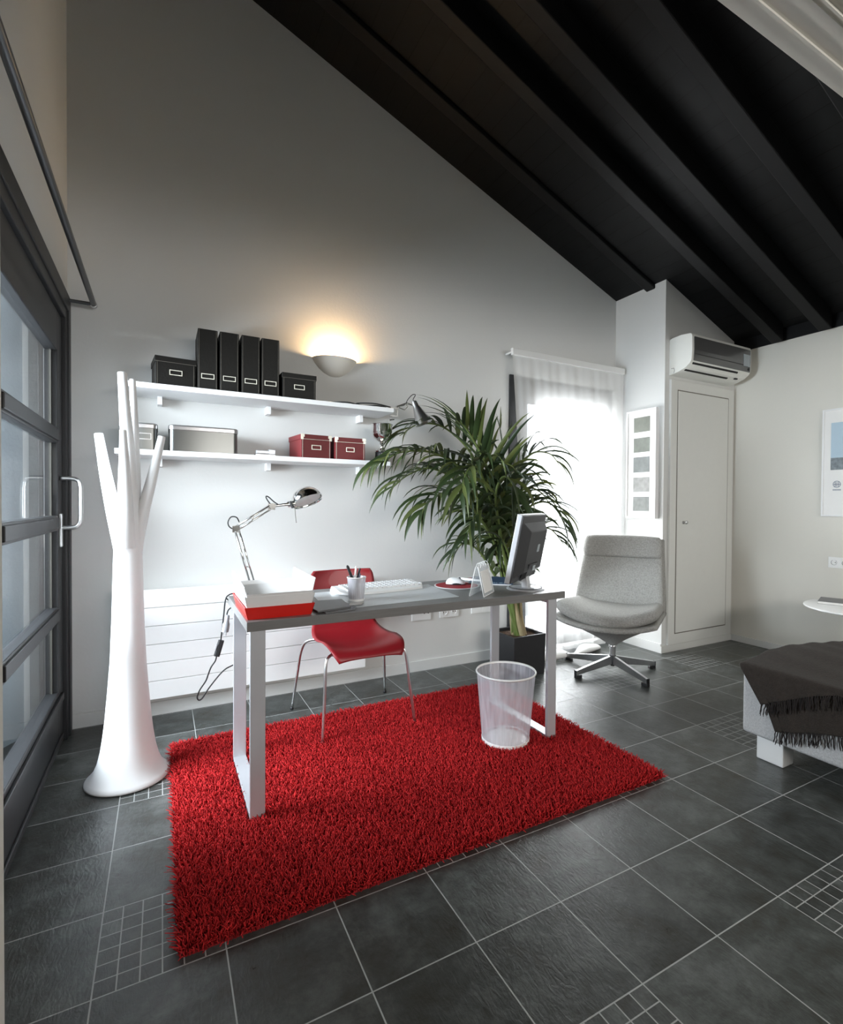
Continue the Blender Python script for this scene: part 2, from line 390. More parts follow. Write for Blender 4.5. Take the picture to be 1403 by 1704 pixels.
# roof boards, beams (children), wall plate
m = MB().extrude([(XL-.2, YP-.3, cz(XL-.2)), (XR+.2, YP-.3, cz(XR+.2)), (XR+.2, YB+.1, cz(XR+.2)), (XL-.2, YB+.1, cz(XL-.2))],
                 [(XL-.2, YP-.3, cz(XL-.2)+.06), (XR+.2, YP-.3, cz(XR+.2)+.06), (XR+.2, YB+.1, cz(XR+.2)+.06), (XL-.2, YB+.1, cz(XL-.2)+.06)])
ceiling = struct(m.build('ceiling', 'boards', merge=1e-5))
for y0 in (.82, 1.21, 1.59, 1.985, 2.33, 2.87):
    d = .14 if y0 < 2.8 else .035; w = .085; xe = 4.40
    a = [(XL, y0, cz(XL)), (XL, y0+w, cz(XL)), (XL, y0+w, cz(XL)-d), (XL, y0, cz(XL)-d)]
    b = [(xe, y, z+SL*(xe-XL)) for _, y, z in a]
    MB().extrude(a, b).build('beam', 'beam', ceiling, bevel=.006, merge=1e-5)
B(XR-.012, XR+.19, YP-.2, PY, 2.55, cz(XR)+.05).build('wall_plate', 'beam', ceiling)
# adjacent room the camera stands in
struct(B(-3.2, 6, -3.4, .45, 2.45, 2.5).build('ceiling', 'wall'))
struct(B(-3.2, 6, -3.5, -3.4, 0, 2.5).build('wall_rear', 'wall'))
struct(B(-3.3, -3.2, -3.5, .45, 0, 2.5).build('wall_rear_left', 'wall'))
struct(B(6, 6.1, -3.5, .45, 0, 2.5).build('wall_rear_right', 'wall'))
struct(B(-3.2, XL-.15, .45, .55, 0, 2.5).box(XR+.2, 6, .45, .55, 0, 2.5).build('wall_rear_front', 'wall'))
# baseboards
struct(B(XL, WX0-.01, YB-.012, YB, 0, .075).build('baseboard_back', 'wall', bevel=.002))
struct(B(PX-.010, PX, PY, YB-.05, 0, .075).build('baseboard_pier', 'wall', bevel=.002))
struct(B(PX-.010, XR, PY-.010, PY, 0, .058).build('baseboard_closet', 'closet', bevel=.002))
struct(B(XR-.012, XR, YP, PY-.01, 0, .055).build('baseboard_right', 'wall', bevel=.002))

# ---- glass door in the left wall (door_1): frame, leaves, muntins, panes
door = struct(B(XL-.10, XL+.012, 3.135, DY1, 0, DZ).box(XL-.10, XL+.012, DY0, DY0+.10, 0, DZ).box(XL-.10, XL+.012, DY0+.1, 3.135, 2.10, DZ).build('door_1', 'frame', bevel=.004))
B(XL-.02, XL+.020, 3.180, DY1+.004, 0, DZ+.004).box(XL-.02, XL+.020, DY0, 3.180, 2.15, DZ+.004).build('casing', 'frame', door, bevel=.004)
def leaf(y0, y1):
    x0, x1 = XL-.058, XL-.004
    gy0, gy1 = y0+.115, y1-.125+.0
    fr = B(x0, x1, y0, gy0, 0.012, 2.095).box(x0, x1, gy1, y1, 0.012, 2.095).box(x0, x1, gy0, gy1, 1.905, 2.095).box(x0, x1, gy0, gy1, .012, .285)
    o = fr.build('door_leaf', 'frame', door, bevel=.004)
    for z in (1.505, 1.09, .655):
        MB().box(x0+.006, x1+.008, gy0, gy1, z-.026, z+.026).box(x0+.012, x1, gy0, gy1, z-.036, z+.036).build('muntin', 'frame', o, bevel=.004)
    # kick panel mouldings
    MB().box(x1, x1+.012, y0+.05, y1-.05, .225, .262).box(x1, x1+.010, y0+.05, y1-.05, .03, .06).build('kick_panel', 'frame', o, bevel=.003)
    sp = MB()
    for a, b_ in ((.285, .619), (.691, 1.054), (1.126, 1.469), (1.541, 1.905)):
        sp.box(x0+.024, x0+.032, gy1-.014, gy1, a, b_).box(x0+.02, x0+.034, gy0, gy0+.014, a, b_)
        B(x0+.025, x0+.029, gy0, gy1, a, b_).build('pane', 'glass', o)
    sp.build('spacer', 'spacer', o)
    return o
lf = leaf(1.925, 3.13)
# lever handle: backplate and bow grip
hp = B(XL-.004, XL+.008, 3.03, 3.062, .975, 1.135).build('backplate', 'nickel', lf, bevel=.003)
gx = XL-.002
MB().tube(cat([(gx, 3.05, 1.305), (gx+.045, 3.05, 1.305), (gx+.072, 3.05, 1.296), (gx+.082, 3.05, 1.265), (gx+.083, 3.05, 1.19), (gx+.082, 3.05, 1.105), (gx+.070, 3.05, 1.075), (gx+.045, 3.05, 1.067), (gx, 3.05, 1.067)], 5), .0105, 12).build('pull_handle', 'nickel', lf, smooth=True)

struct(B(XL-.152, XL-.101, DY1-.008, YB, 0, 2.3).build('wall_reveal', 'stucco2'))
# ---- outside the glass door: wall return and splayed pilaster, terrace
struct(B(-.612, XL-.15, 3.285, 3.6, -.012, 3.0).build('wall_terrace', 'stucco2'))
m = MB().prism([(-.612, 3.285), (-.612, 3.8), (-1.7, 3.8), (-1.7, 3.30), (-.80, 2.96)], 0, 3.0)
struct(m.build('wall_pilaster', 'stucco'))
struct(B(-9, XL-.05, -2, 3.9, -.09, -.012).build('floor_terrace', 'pave'))
struct(B(1.5, 5, YB+.02, 7, -.09, -.012).build('floor_garden', 'pave'))

# ---- french window in the back wall (window_1) behind the curtain
y0, y1 = YB+.0, YB+.09
win = struct(B(WX0, WX0+.11, y0-.015, y1, 0, WZ).box(WX1-.08, WX1, y0, y1, 0, WZ).box(WX0+.11, WX1-.08, y0, y1, WZ-.10, WZ).build('window_1', 'frame', bevel=.004))
fr = B(WX0+.11, WX0+.20, y0+.02, y1-.02, .02, WZ-.1).box(WX1-.14, WX1-.08, y0+.02, y1-.02, .02, WZ-.1)
fr.box(WX0+.2, WX1-.14, y0+.02, y1-.02, 2.005, WZ-.1).box(WX0+.2, WX1-.14, y0+.02, y1-.02, .02, .2)
fr.build('sash', 'frame', win, bevel=.004)
for z in (1.56,):
    B(WX0+.2, WX1-.14, y0+.03, y1-.03, z-.012, z+.012).build('muntin', 'white', win)
B(WX0+.2, WX1-.14, y0+.045, y0+.05, .2, 2.005).build('pane', 'glass', win)

# ---- closet door (door_2)
cl = struct(B(3.588, 4.415, PY-.022, PY-.0005, .062, 2.215).build('door_2', 'closet', bevel=.003))
B(3.672, 4.335, PY-.0265, PY-.020, .155, 2.128).build('door_panel', 'closet', cl, bevel=.002)
m = B(3.664, 3.672, PY-.0235, PY-.0205, .147, 2.136).box(4.335, 4.343, PY-.0235, PY-.0205, .147, 2.136).box(3.672, 4.335, PY-.0235, PY-.0205, 2.128, 2.136).box(3.672, 4.335, PY-.0235, PY-.0205, .147, .155)
m.build('shadow_gap', 'stitch', cl)
R_ = Matrix.Rotation(PI/2, 3, 'X')
MB().lathe([(0, .038), (.012, .037), (.016, .03), (.014, .022), (.006, .016), (.006, .004), (.013, .003), (.013, 0)], 20, (3.752, PY-.0265, 1.058), M_=R_).build('knob', 'nickel', cl, smooth=True)

# ------------------------------------------------------------------ rug
RX0, RX1, RY0, RY1 = .035, 1.928, 1.476, 2.795
rug = B(RX0+.01, RX1-.01, RY0+.01, RY1-.01, 0, .008).build('rug', 'backing', loc=((RX0+RX1)/2, (RY0+RY1)/2, 0))
tag(rug, 'bright red shaggy rug lying under the desk', 'rug')
def pile():
    sp = .0060; nx = int((RX1-RX0)/sp); ny = int((RY1-RY0)/sp)
    gx_, gy_ = np.meshgrid(np.linspace(RX0+.004, RX1-.004, nx), np.linspace(RY0+.004, RY1-.004, ny))
    X = gx_.ravel()+rng.uniform(-.5, .5, gx_.size)*sp*1.2; Y = gy_.ravel()+rng.uniform(-.5, .5, gx_.size)*sp*1.2
    keep = np.ones(X.size, bool)
    for xa, xb in ((.279, .339), (1.687, 1.747)): keep &= ~((X > xa) & (X < xb) & (Y > 1.979) & (Y < 2.503))
    keep &= (X-1.50)**2+(Y-2.075)**2 > .117**2
    X = X[keep]; Y = Y[keep]; n = X.size; Lh = rng.uniform(.020, .034, n)
    clump = np.sin(X*95+np.sin(Y*61)*2)*np.cos(Y*88+np.sin(X*70)*2)
    ang = rng.uniform(0, 2*PI, n)*.8+clump*1.2; ln = rng.uniform(.004, .022, n)
    dx = np.cos(ang)*ln; dy = np.sin(ang)*ln
    e = .025
    for (c, lo, hi, s) in ((X, RX0, RX1, 'x'), (Y, RY0, RY1, 'y')):
        k = np.clip((lo+e-c)/e, 0, 1)-np.clip((c-hi+e)/e, 0, 1)
        if s == 'x': dx = dx-k*.016*rng.uniform(.3, 1.2, n)
        else: dy = dy-k*.016*rng.uniform(.3, 1.2, n)
        Lh = Lh*(1-.35*np.abs(k))
    b = np.stack([X, Y, np.full(n, .006)], -1)
    mid = b+np.stack([dx*.3, dy*.3, Lh*.6], -1)
    tip = b+np.stack([dx, dy, Lh], -1)
    r = rng.uniform(.0017, .0026, n)[:, None]; a0 = rng.uniform(0, 2*PI, n)
    vs = np.zeros((n, 9, 3))
    for q, (c, k) in enumerate(((b, 1.0), (mid, 1.15), (tip, .75))):
        for t in range(3):
            a = a0+2*PI*t/3+q*.6
            vs[:, q*3+t] = c+np.stack([np.cos(a), np.sin(a), np.zeros(n)], -1)*r*k
    quads = [(0, 1, 4, 3), (1, 2, 5, 4), (2, 0, 3, 5), (3, 4, 7, 6), (4, 5, 8, 7), (5, 3, 6, 8)]
    base = (np.arange(n)*9)[:, None]
    Q = np.concatenate([base+np.array(q)[None] for q in quads], 1).reshape(n, 6, 4)
    T = base+np.array([6, 7, 8])[None]
    me = bpy.data.meshes.new('pile'); me.vertices.add(n*9)
    c0 = np.array([(RX0+RX1)/2, (RY0+RY1)/2, 0])
    me.vertices.foreach_set('co', (vs-c0).ravel())
    loops = np.concatenate([Q.reshape(n, 24), T], 1).ravel(); me.loops.add(loops.size); me.loops.foreach_set('vertex_index', loops)
    sizes = np.tile([4]*6+[3], n); st = np.concatenate([[0], np.cumsum(sizes)[:-1]])
    me.polygons.add(sizes.size); me.polygons.foreach_set('loop_start', st)
    me.polygons.foreach_set('use_smooth', np.ones(sizes.size, bool)); me.update(); me.validate()
    me.materials.append(M['pile']); o = bpy.data.objects.new('pile', me); COL.objects.link(o); o.parent = rug; o['kind'] = 'stuff'
pile()

# ------------------------------------------------------------------ desk
ZT = .757
desk = thing('desk', 'long grey oak desk on silver loop legs, standing on the red rug', 'desk', (1.03, 2.275, .018))
def D(m): m.T = Matrix.Translation((-1.03, -2.275, -.018)); return m
D(MB()).box(.269, 1.790, 1.973, 2.576, .721, ZT).build('tabletop', 'desk', desk, bevel=.0015)
for xa in (.282, 1.690):
    xb = xa+.054
    m = D(MB()).box(xa, xb, 1.982, 2.000, .018, .7205).box(xa, xb, 2.482, 2.500, .018, .7205).box(xa, xb, 2.000, 2.482, .018, .036).box(xa, xb, 2.0, 2.482, .7025, .7205)
    m.build('leg', 'alu', desk, bevel=.0015)

# ------------------------------------------------------------------ red chair
ch = thing('desk_chair', 'red moulded shell chair on four thin steel legs behind the desk', 'chair', (.93, 2.72, 0))
prof = [(-.275, .412), (-.262, .432), (-.215, .450), (-.12, .447), (-.02, .440), (.08, .447), (.15, .475), (.185, .53), (.200, .60), (.213, .68), (.230, .77), (.236, .803)]
wid = [.168, .188, .203, .208, .212, .208, .196, .180, .186, .198, .190, .170]
prof_s = cat([(0, a, b) for a, b in prof], 3); wid_s = [v.x for v in cat([(w, i, 0) for i, w in enumerate(wid)], 3)]
def shell(u, v):
    k = (v+1)/2*(len(prof_s)-1); i = min(int(k), len(prof_s)-2); t = k-i
    p = prof_s[i].lerp(prof_s[i+1], t); w = wid_s[i]*(1-t)+wid_s[i+1]*t
    seat = max(0, 1-abs((v+1)/2-.28)/.34); back = max(0, (v-.1)/.9)
    return (w*u+.0, p.y-.030*back*abs(u)**2.2, p.z+.030*seat*abs(u)**2.6-.016*max(0, -v-.55)/.45*abs(u)**3)
MB().grid(shell, 20, 36).build('seat_shell', 'red', ch, smooth=True, solid=.009, bevel=0)
def tubeleg(pts, name='leg'): 
    o = MB().tube(cat(pts, 6), .0078, 12).build(name, 'nickel', ch, smooth=True)
    e = Vector(pts[0]); MB().lathe([(0, 0), (.010, .001), (.0095, .018), (0, .018)], 14, (e.x, e.y, e.z-.004)).build('foot_cap', 'blkplastic', o, smooth=True)
X0, Y0 = .93, 2.72
tubeleg([(.685-X0, 2.462-Y0, .014), (.700-X0, 2.485-Y0, .22), (.712-X0, 2.502-Y0, .392), (.735-X0, 2.52-Y0, .425), (.80-X0, 2.56-Y0, .434)])
tubeleg([(1.193-X0, 2.478-Y0, .014), (1.165-X0, 2.487-Y0, .22), (1.145-X0, 2.502-Y0, .392), (1.12-X0, 2.52-Y0, .425), (1.06-X0, 2.56-Y0, .434)])
tubeleg([(.655-X0, 3.000-Y0, .004), (.675-X0, 2.955-Y0, .22), (.692-X0, 2.915-Y0, .372), (.725-X0, 2.87-Y0, .425), (.80-X0, 2.80-Y0, .437)])
tubeleg([(1.231-X0, 3.000-Y0, .004), (1.208-X0, 2.955-Y0, .22), (1.185-X0, 2.915-Y0, .372), (1.15-X0, 2.87-Y0, .425), (1.07-X0, 2.80-Y0, .437)])
for x_ in (-.13, .13): MB().tube([(x_, -.16, .434), (x_, .08, .437)], .0078).build('seat_rail', 'nickel', ch, smooth=True)

# ------------------------------------------------------------------ coat stand
cs = thing('coat_stand', 'white tree-shaped coat stand with flared foot by the glass door', 'coat stand', (-.130, 2.585, 0))
bp = [(.0, .002), (.150, .002), (.161, .006), (.160, .014), (.150, .024), (.131, .045), (.116, .080), (.104, .130), (.095, .19), (.087, .26), (.077, .38), (.068, .51), (.062, .66), (.0585, .78), (.055, .92), (.0515, 1.04), (.0475, 1.13), (.040, 1.19), (.025, 1.23), (0, 1.24)]
MB().lathe([(r, z) for r, z in bp], 56).build('trunk', 'white', cs, smooth=True)
def branch(pts, rs):
    c = cat(pts, 6); k = [rs[0]+(rs[1]-rs[0])*(i/(len(c)-1))**.8 for i in range(len(c))]
    c.append(c[-1]+(c[-1]-c[-2]).normalized()*.003); k.append(k[-1]*.7)
    MB().tube(c, k, 24).build('branch', 'white', cs, smooth='auto')
branch([(.012, .0, 1.06), (.008, .0, 1.28), (-.006, 0, 1.52), (-.020, 0, 1.744)], (.040, .0175))
branch([(.022, .04, 1.10), (.024, .045, 1.30), (.022, .05, 1.52), (.016, .055, 1.73)], (.030, .0120))
branch([(-.010, -.035, 1.00), (-.008, -.045, 1.18), (-.010, -.055, 1.34), (-.014, -.065, 1.492)], (.042, .0125))
branch([(-.012, .0, .98), (-.045, .0, 1.12), (-.078, -.002, 1.30), (-.104, -.004, 1.478)], (.040, .0165))
branch([(.018, .0, .98), (.048, .0, 1.12), (.090, .0, 1.30), (.128, .0, 1.482)], (.036, .0150))

# ------------------------------------------------------------------ radiator
rd = thing('radiator', 'wide white radiator of six flat horizontal panels on the wall behind the desk', 'radiator', (.47, 3.23, .12))
for k in range(6):
    B(-.698, .697, -.050, -.036, .1003*k+.001, .1003*k+.0985).build('panel', 'plastic', rd, bevel=.0015)
B(-.69, .69, -.036, .035, .01, .59).build('body', 'plastic', rd)
B(-.6, -.55, .035, .0495, .1, .5).build('wall_bracket', 'plastic', rd)
B(.55, .6, .035, .0495, .1, .5).build('wall_bracket', 'plastic', rd)

# ------------------------------------------------------------------ sockets on the back wall
def plate(x0, x1, z0, z1, label, kind, group='switch plates under the desk'):
    o = thing('wall_socket', label, 'socket', ((x0+x1)/2, YB, z0), 0, group)
    w = (x1-x0)/2; h = z1-z0
    B(-w, w, -.008, 0, 0, h).build('cover_plate', 'plastic', o, bevel=.002)
    n = 2
    for k in range(n):
        cx = -w/2+k*w
        if kind == 'schuko' or (kind == 'mixed' and False):
            MB().lathe([(.0215, 0), (.0215, .003), (.019, .003), (.019, -.0), (0, .0)], 24, (cx, -.0085, h/2), M_=R_).build('outlet', 'plastic', o, smooth='auto')
            m = MB()
            for s in (-1, 1): m.lathe([(0, .002), (.0035, .002), (.0035, 0)], 10, (cx+s*.0095, -.0088, h/2), M_=R_)
            m.build('pin_hole', 'slot', o)
        elif kind == 'mixed' and k == 1:
            m = MB()
            for s in (-1, 1): m.lathe([(0, .002), (.006, .002), (.006, 0)], 12, (cx+s*.016, -.0085, h/2+.012), M_=R_)
            m.build('port', 'slot', o)
        else: B(cx-w/2+.006, cx+w/2-.006, -.0095, -.0078, .008, h-.008).build('rocker', 'plastic', o, bevel=.001)
    return o
plate(1.545, 1.698, .362, .440, 'white plate with two small dark round ports, leftmost under the desk', 'mixed')
plate(1.772, 1.930, .364, .442, 'white double socket with two round outlets under the desk', 'schuko')
plate(2.043, 2.222, .368, .446, 'blank white switch plate nearest the palm under the desk', 'blank')
# socket on the right wall
o = thing('wall_socket', 'white socket plate on the right wall above the round table', 'socket', (XR, 1.93, .733))
B(-.008, 0, -.075, .075, 0, .082).build('cover_plate', 'plastic', o, bevel=.002)
RY_ = Matrix.Rotation(-PI/2, 3, 'Y')
for cy in (.036, -.036):
    MB().lathe([(.021, 0), (.021, .003), (.0185, .003), (.0185, 0), (0, 0)], 24, (-.0085, cy, .041), M_=RY_).build('outlet', 'plastic', o, smooth='auto')
    MB().lathe([(.0195, .0005), (.0185, .0035), (.0175, .0005)], 24, (-.0088, cy, .041), M_=RY_, a0=.5, a1=5.6).lathe([(0, .002), (.003, .002), (.003, 0)], 8, (-.009, cy-.009, .041), M_=RY_).build('pin_hole', 'slot', o)

# ------------------------------------------------------------------ shelves
def shelf(x0, x1, z0, z1, label):
    o = thing('wall_shelf', label, 'shelf', (x0, YB, z0), 0, 'wall shelves')
    B(0, x1-x0, -.28, 0, 0, z1-z0).build('board', 'shelf', o, bevel=.001)
    for bx in (-.012, .560, 1.140):
        B(bx-x0-.012, bx-x0+.012, -.075, 0, -.045, 0).build('bracket', 'shelf', o, bevel=.001)
    return o
shelf(-.172, 1.283, 1.771, 1.798, 'upper white wall shelf carrying the black files')
shelf(-.208, 1.262, 1.433, 1.460, 'lower white wall shelf carrying tins and red boxes')
ZU, ZL = 1.7985, 1.4605
SY = 3.015          # front plane of the things on the shelves
def labelframe(cx, cz_, w, h, y, o, mat='label'):
    t = .0035
    B(cx-w/2, cx+w/2, y-.002, y, cz_-h/2, cz_-h/2+t).box(cx-w/2, cx+w/2, y-.002, y, cz_+h/2-t, cz_+h/2).box(cx-w/2, cx-w/2+t, y-.002, y, cz_-h/2+t, cz_+h/2-t).box(cx+w/2-t, cx+w/2, y-.002, y, cz_-h/2+t, cz_+h/2-t).build('label_frame', mat, o)
# magazine files
mf = thing('magazine_file', 'tall black magazine file, first from the left, beside the lidded box', 'file box', (.213, SY, ZU), 0, 'black magazine files on the upper shelf')
B(-.048, .048, 0, .235, 0, .318).build('case', 'black', mf, bevel=.003)
m = MB()
for s in (-1, 1): m.box(s*.042-.0007, s*.042+.0007, -.0008, 0, .004, .314)
m.box(-.0485, -.0478, .012, .0135, .004, .314).build('stitching', 'stitch', mf)
labelframe(0, .068, .064, .027, -.0002, mf)
for x, lb in ((.320, 'tall black magazine file, second from the left'), (.430, 'tall black magazine file, third from the left'), (.535, 'tall black magazine file, rightmost, beside the small black box')):
    dup(mf, (x, SY, ZU), None, lb)
# lidded boxes
def lidbox(name, label, x, w, d, h, mat, trim, loc, rz=0, group=None, lidh=.03, corners=False, lw=.06):
    o = thing(name, label, 'box', loc, rz, group)
    B(-w/2, w/2, 0, d, 0, h-.006).build('box_body', mat, o, bevel=.002)
    e = .004
    l = B(-w/2-e, w/2+e, -e, d+e, h-lidh, h).build('lid', mat, o, bevel=.002)
    m = MB()
    for s in (-1, 1): m.box(s*(w/2-.008)-.0006, s*(w/2-.008)+.0006, -.0008, 0, .002, h-lidh)
    m.box(-w/2-e, w/2+e, -e-.0008, -e, h-lidh+.001, h-lidh+.0025)
    m.build('stitching', trim, o)
    if corners:
        for s in (-1, 1):
            m = MB()
            m.box(s*(w/2+e-.011)-.011, s*(w/2+e-.011)+.011, -e-.0012, -e, h-.016, h+.001)
            m.box(s*(w/2+e-.008)-.008, s*(w/2+e-.008)+.008, -e-.0012, -e, h-lidh-.001, h-.014)
            m.build('metal_corner', 'label', l)
    labelframe(0, (h-lidh)*.55+.004, lw, .027, -.0004, o)
    return o
lidbox('storage_box', 'black lidded box at the left end of the upper shelf', 0, .185, .20, .146, 'black', 'stitch', (.062, SY+.004, ZU), .10, 'black lidded boxes')
lidbox('storage_box', 'smaller black lidded box right of the magazine files', 0, .190, .20, .142, 'black', 'stitch', (.696, SY, ZU), 0, 'black lidded boxes')
lidbox('storage_box', 'dark red box with metal corners, left one of the pair', 0, .182, .21, .136, 'redbox', 'label', (.797, SY+.005, ZL), .11, 'red boxes on the lower shelf', corners=True, lw=.058)
lidbox('storage_box', 'dark red box with metal corners, right one, next to the trophy', 0, .188, .20, .132, 'redbox', 'label', (1.003, SY, ZL), 0, 'red boxes on the lower shelf', corners=True, lw=.052)
# tins
def tin(label, cx, w, d, h, lf_):
    o = thing('metal_tin', label, 'tin', (cx, SY+.005, ZL), 0, 'metal tins on the lower shelf')
    MB().prism(rrect(w, d, .026, 6, 0, d/2), 0, h-.024).build('tin_body', 'tin', o, smooth='auto', bevel=.001)
    m = MB().prism(rrect(w+.006, d+.006, .028, 6, 0, d/2), h-.026, h-.006); m.prism(rrect(w+.006, d+.006, .028, 6, 0, d/2), h-.006, h, top=.96, c=(0, d/2))
    m.build('lid', 'steel', o, smooth='auto', bevel=.002)
    if lf_: labelframe(lf_, h*.5, .075, .032, -.001, o, 'nickel')
tin('small silver tin at the left end of the lower shelf behind the coat stand', -.107, .168, .19, .136, .02)
tin('wide silver tin in the middle left of the lower shelf', .197, .335, .20, .138, 0)
# stapler
o = thing('stapler', 'small silver stapler between the wide tin and the red boxes', 'stapler', (.515, SY+.02, ZL), .12)
B(-.058, .055, 0, .032, 0, .010).build('base', 'steel', o, bevel=.002)
B(-.050, .045, .004, .028, .012, .030).box(.02, .055, .002, .030, .010, .038).build('arm', 'silverpl', o, bevel=.003)
# trophy
o = thing('trophy_cup', 'silver trophy cup on a black plinth at the right end of the lower shelf', 'trophy', (1.232, 3.075, ZL))
MB().lathe([(0, 0), (.047, 0), (.047, .008), (.043, .012), (.041, .058), (.044, .062), (0, .062)], 32).build('plinth', 'blkplastic', o, smooth='auto')
MB().lathe([(0, .062), (.040, .062), (.042, .070), (.028, .082), (.014, .095), (.009, .110), (.015, .118), (.012, .126), (.030, .138), (.054, .160), (.062, .182), (.063, .186), (.066, .190), (.067, .236), (.070, .240), (.067, .243), (.062, .240), (.060, .190), (.03, .15), (0, .14)], 36).build('cup_bowl', 'chrome', o, smooth='auto')
B(-.018, .012, -.0445, -.041, .018, .052).build('name_plaque', 'nickel', o)
# clamp lamp
o = thing('clamp_lamp', 'small metal spotlight clipped to the right end of the upper shelf', 'lamp', (1.30, 3.03, 1.79))
P0 = Vector((1.30, 3.03, 1.79)); q = lambda x, z, y=3.03: (x-P0.x, y-P0.y, z-P0.z)
a = Vector(q(1.437, 1.858)); b = Vector(q(1.495, 1.722, 3.00)); ax = (b-a).normalized(); Rm = ax.to_track_quat('Z', 'Y').to_matrix(); Ln = (b-a).length
MB().lathe([(0, -.004), (.017, -.004), (.020, .004), (.021, .035), (.024, .040), (.058, Ln), (.060, Ln+.003), (.056, Ln), (.022, .045), (0, .04)], 32, a, M_=Rm).build('lamp_shade', 'nickel', o, smooth='auto')
MB().tube(cat([a-ax*.0, a-ax*.02+Vector((.004, 0, .0)), q(1.447, 1.905), q(1.425, 1.903), q(1.395, 1.872), q(1.372, 1.834), q(1.34, 1.822)], 6), .0026, 8).build('cable', 'rubber', o, smooth=True)
MB().tube([q(1.432, 1.835), q(1.385, 1.845), q(1.315, 1.815)], .0055, 8).tube([q(1.395, 1.825), q(1.37, 1.80), q(1.33, 1.812)], .003, 8).lathe([(0, -.009), (.009, -.006), (.009, .006), (0, .009)], 12, q(1.385, 1.838)).build('swivel_arm', 'chrome', o, smooth='auto')
m = B(-.035, .018, -.020, .012, .0095, .0145); m.box(.0125+.0, .018, -.012, .012, -.038, .0095); m.box(-.03, .018, -.015, .012, -.040, -.0345)
m.tube([(-.018, 0, -.036), (-.018, 0, -.062)], .004, 8).tube([(-.034, -.0, -.064), (-.002, 0, -.058)], .004, 8).build('clamp', 'chrome', o)
o = MB().tube(cat([(.86, 3.07, .003), (.98, 3.00, .004), (1.09, 3.05, .004), (1.17, 3.01, .005), (1.25, 3.05, .006), (1.16, 3.09, .007), (1.05, 3.04, .011), (1.15, 3.0, .014), (1.27, 3.03, .009)], 6), .0042, 8).build('lamp_cord', 'rubber', smooth=True)
o.location.z = ZU+.0015; tag(o, 'black cord lying in loops on the upper shelf by the spotlight', 'cord')

# ------------------------------------------------------------------ wall sconce
sc = thing('wall_sconce', 'half bowl plaster uplighter glowing on the wall above the shelves', 'lamp', (.980, YB, 2.015))
pr = [(0, 0), (.03, .003), (.065, .018), (.100, .045), (.128, .078), (.146, .108), (.142, .110), (.122, .080), (.095, .050), (.06, .026), (0, .010)]
MB().lathe(pr, 30, a0=PI, a1=2*PI, sy=.78).build('bowl', 'ceramic', sc, smooth='auto')
MB().lathe([(0, -.03), (.012, -.025), (.014, 0), (.012, .025), (0, .03)], 14, (0, -.045, .062), M_=Matrix.Rotation(PI/2, 3, 'Y')).build('bulb', pm('bulb_glow', (1, .9, .7), .5, emit=(1, .72, .38), es=60), sc, smooth=True)
pl = bpy.data.lights.new('sconce_bulb_light', 'POINT'); pl.energy = 4.6; pl.color = (1, .66, .34); pl.shadow_soft_size = .02
po = bpy.data.objects.new('sconce_bulb_light', pl); COL.objects.link(po); po.location = (.980, YB-.055, 2.10)

# ------------------------------------------------------------------ curtain rail by the glass door
rl = thing('curtain_rail', 'dark metal curtain rail above the glass door', 'curtain rail', (-.31, 3.2, 2.21))
MB().tube([(0, -2.48, 0), (0, .004, 0)], .013, 14).build('rod', 'rod', rl, smooth='auto')
MB().tube([(0, 0, 0), (-.118, 0, .0)], .009, 12).lathe([(0, 0), (.02, 0), (.02, .005), (0, .005)], 16, (-.119, 0, 0), M_=Matrix.Rotation(PI/2, 3, 'Y')).build('bracket', 'rod', rl, smooth='auto')
MB().lathe([(0, -.012), (.016, -.010), (.017, .0), (.016, .010), (0, .012)], 16, (0, .006, 0), M_=R_).build('end_cap', 'steel', rl, smooth='auto')

# ------------------------------------------------------------------ sheer curtain
cu = thing('curtain', 'sheer white curtain hanging over the bright french window', 'curtain', (2.91, 3.16, 2.36))
def cur(u, v):
    s = (v+1)/2            # 0 top .. 1 bottom
    x0 = -.595+.17*min(1, s*1.05)**.9; x1 = .600+.02*s
    t = (u+1)/2; amp = .003+.011*s**.7
    z = -2.345*s
    x = x0+(x1-x0)*t+.006*math.sin(t*61)*s
    y = amp*(math.sin(t*38+1.2*math.sin(t*9))+.5*math.sin(t*83+s*1.2))+.0
    return (x, y, z)
MB().grid(cur, 260, 60).build('cloth', 'curtain', cu, smooth=True)
MB().tube([(-.602, 0, .004), (.602, 0, .004)], .011, 12).build('curtain_rod', 'white', cu, smooth='auto')
B(-.598, .598, -.0135, .0135, -.035, .018).build('rod_pocket', pm('rod_pocket_cloth', (.80, .80, .79), .9), cu, bevel=.005)
for x_ in (-.57, .57): MB().box(x_, x_+.008, 0, .12, -.004, .008).build('bracket', 'white', cu)
# hem lying on the tiles
def hem(u, v):      # soft roll of cloth, u along the window, v around the roll
    a = (u+1)/2; an = v*PI; r = (.030+.014*math.sin(a*7+.6)+.008*math.sin(a*19))*(1-abs(u)**6*.8)
    yc = -.07-.05*math.sin(a*3.0+.3)
    return (-.52+a*.80, yc+math.cos(an)*r*1.9, -2.357+r+math.sin(an)*r)
MB().grid(hem, 80, 24).build('pooled_hem', pm('curtain_hem_cloth', (.84, .84, .83), .9), cu, smooth=True)

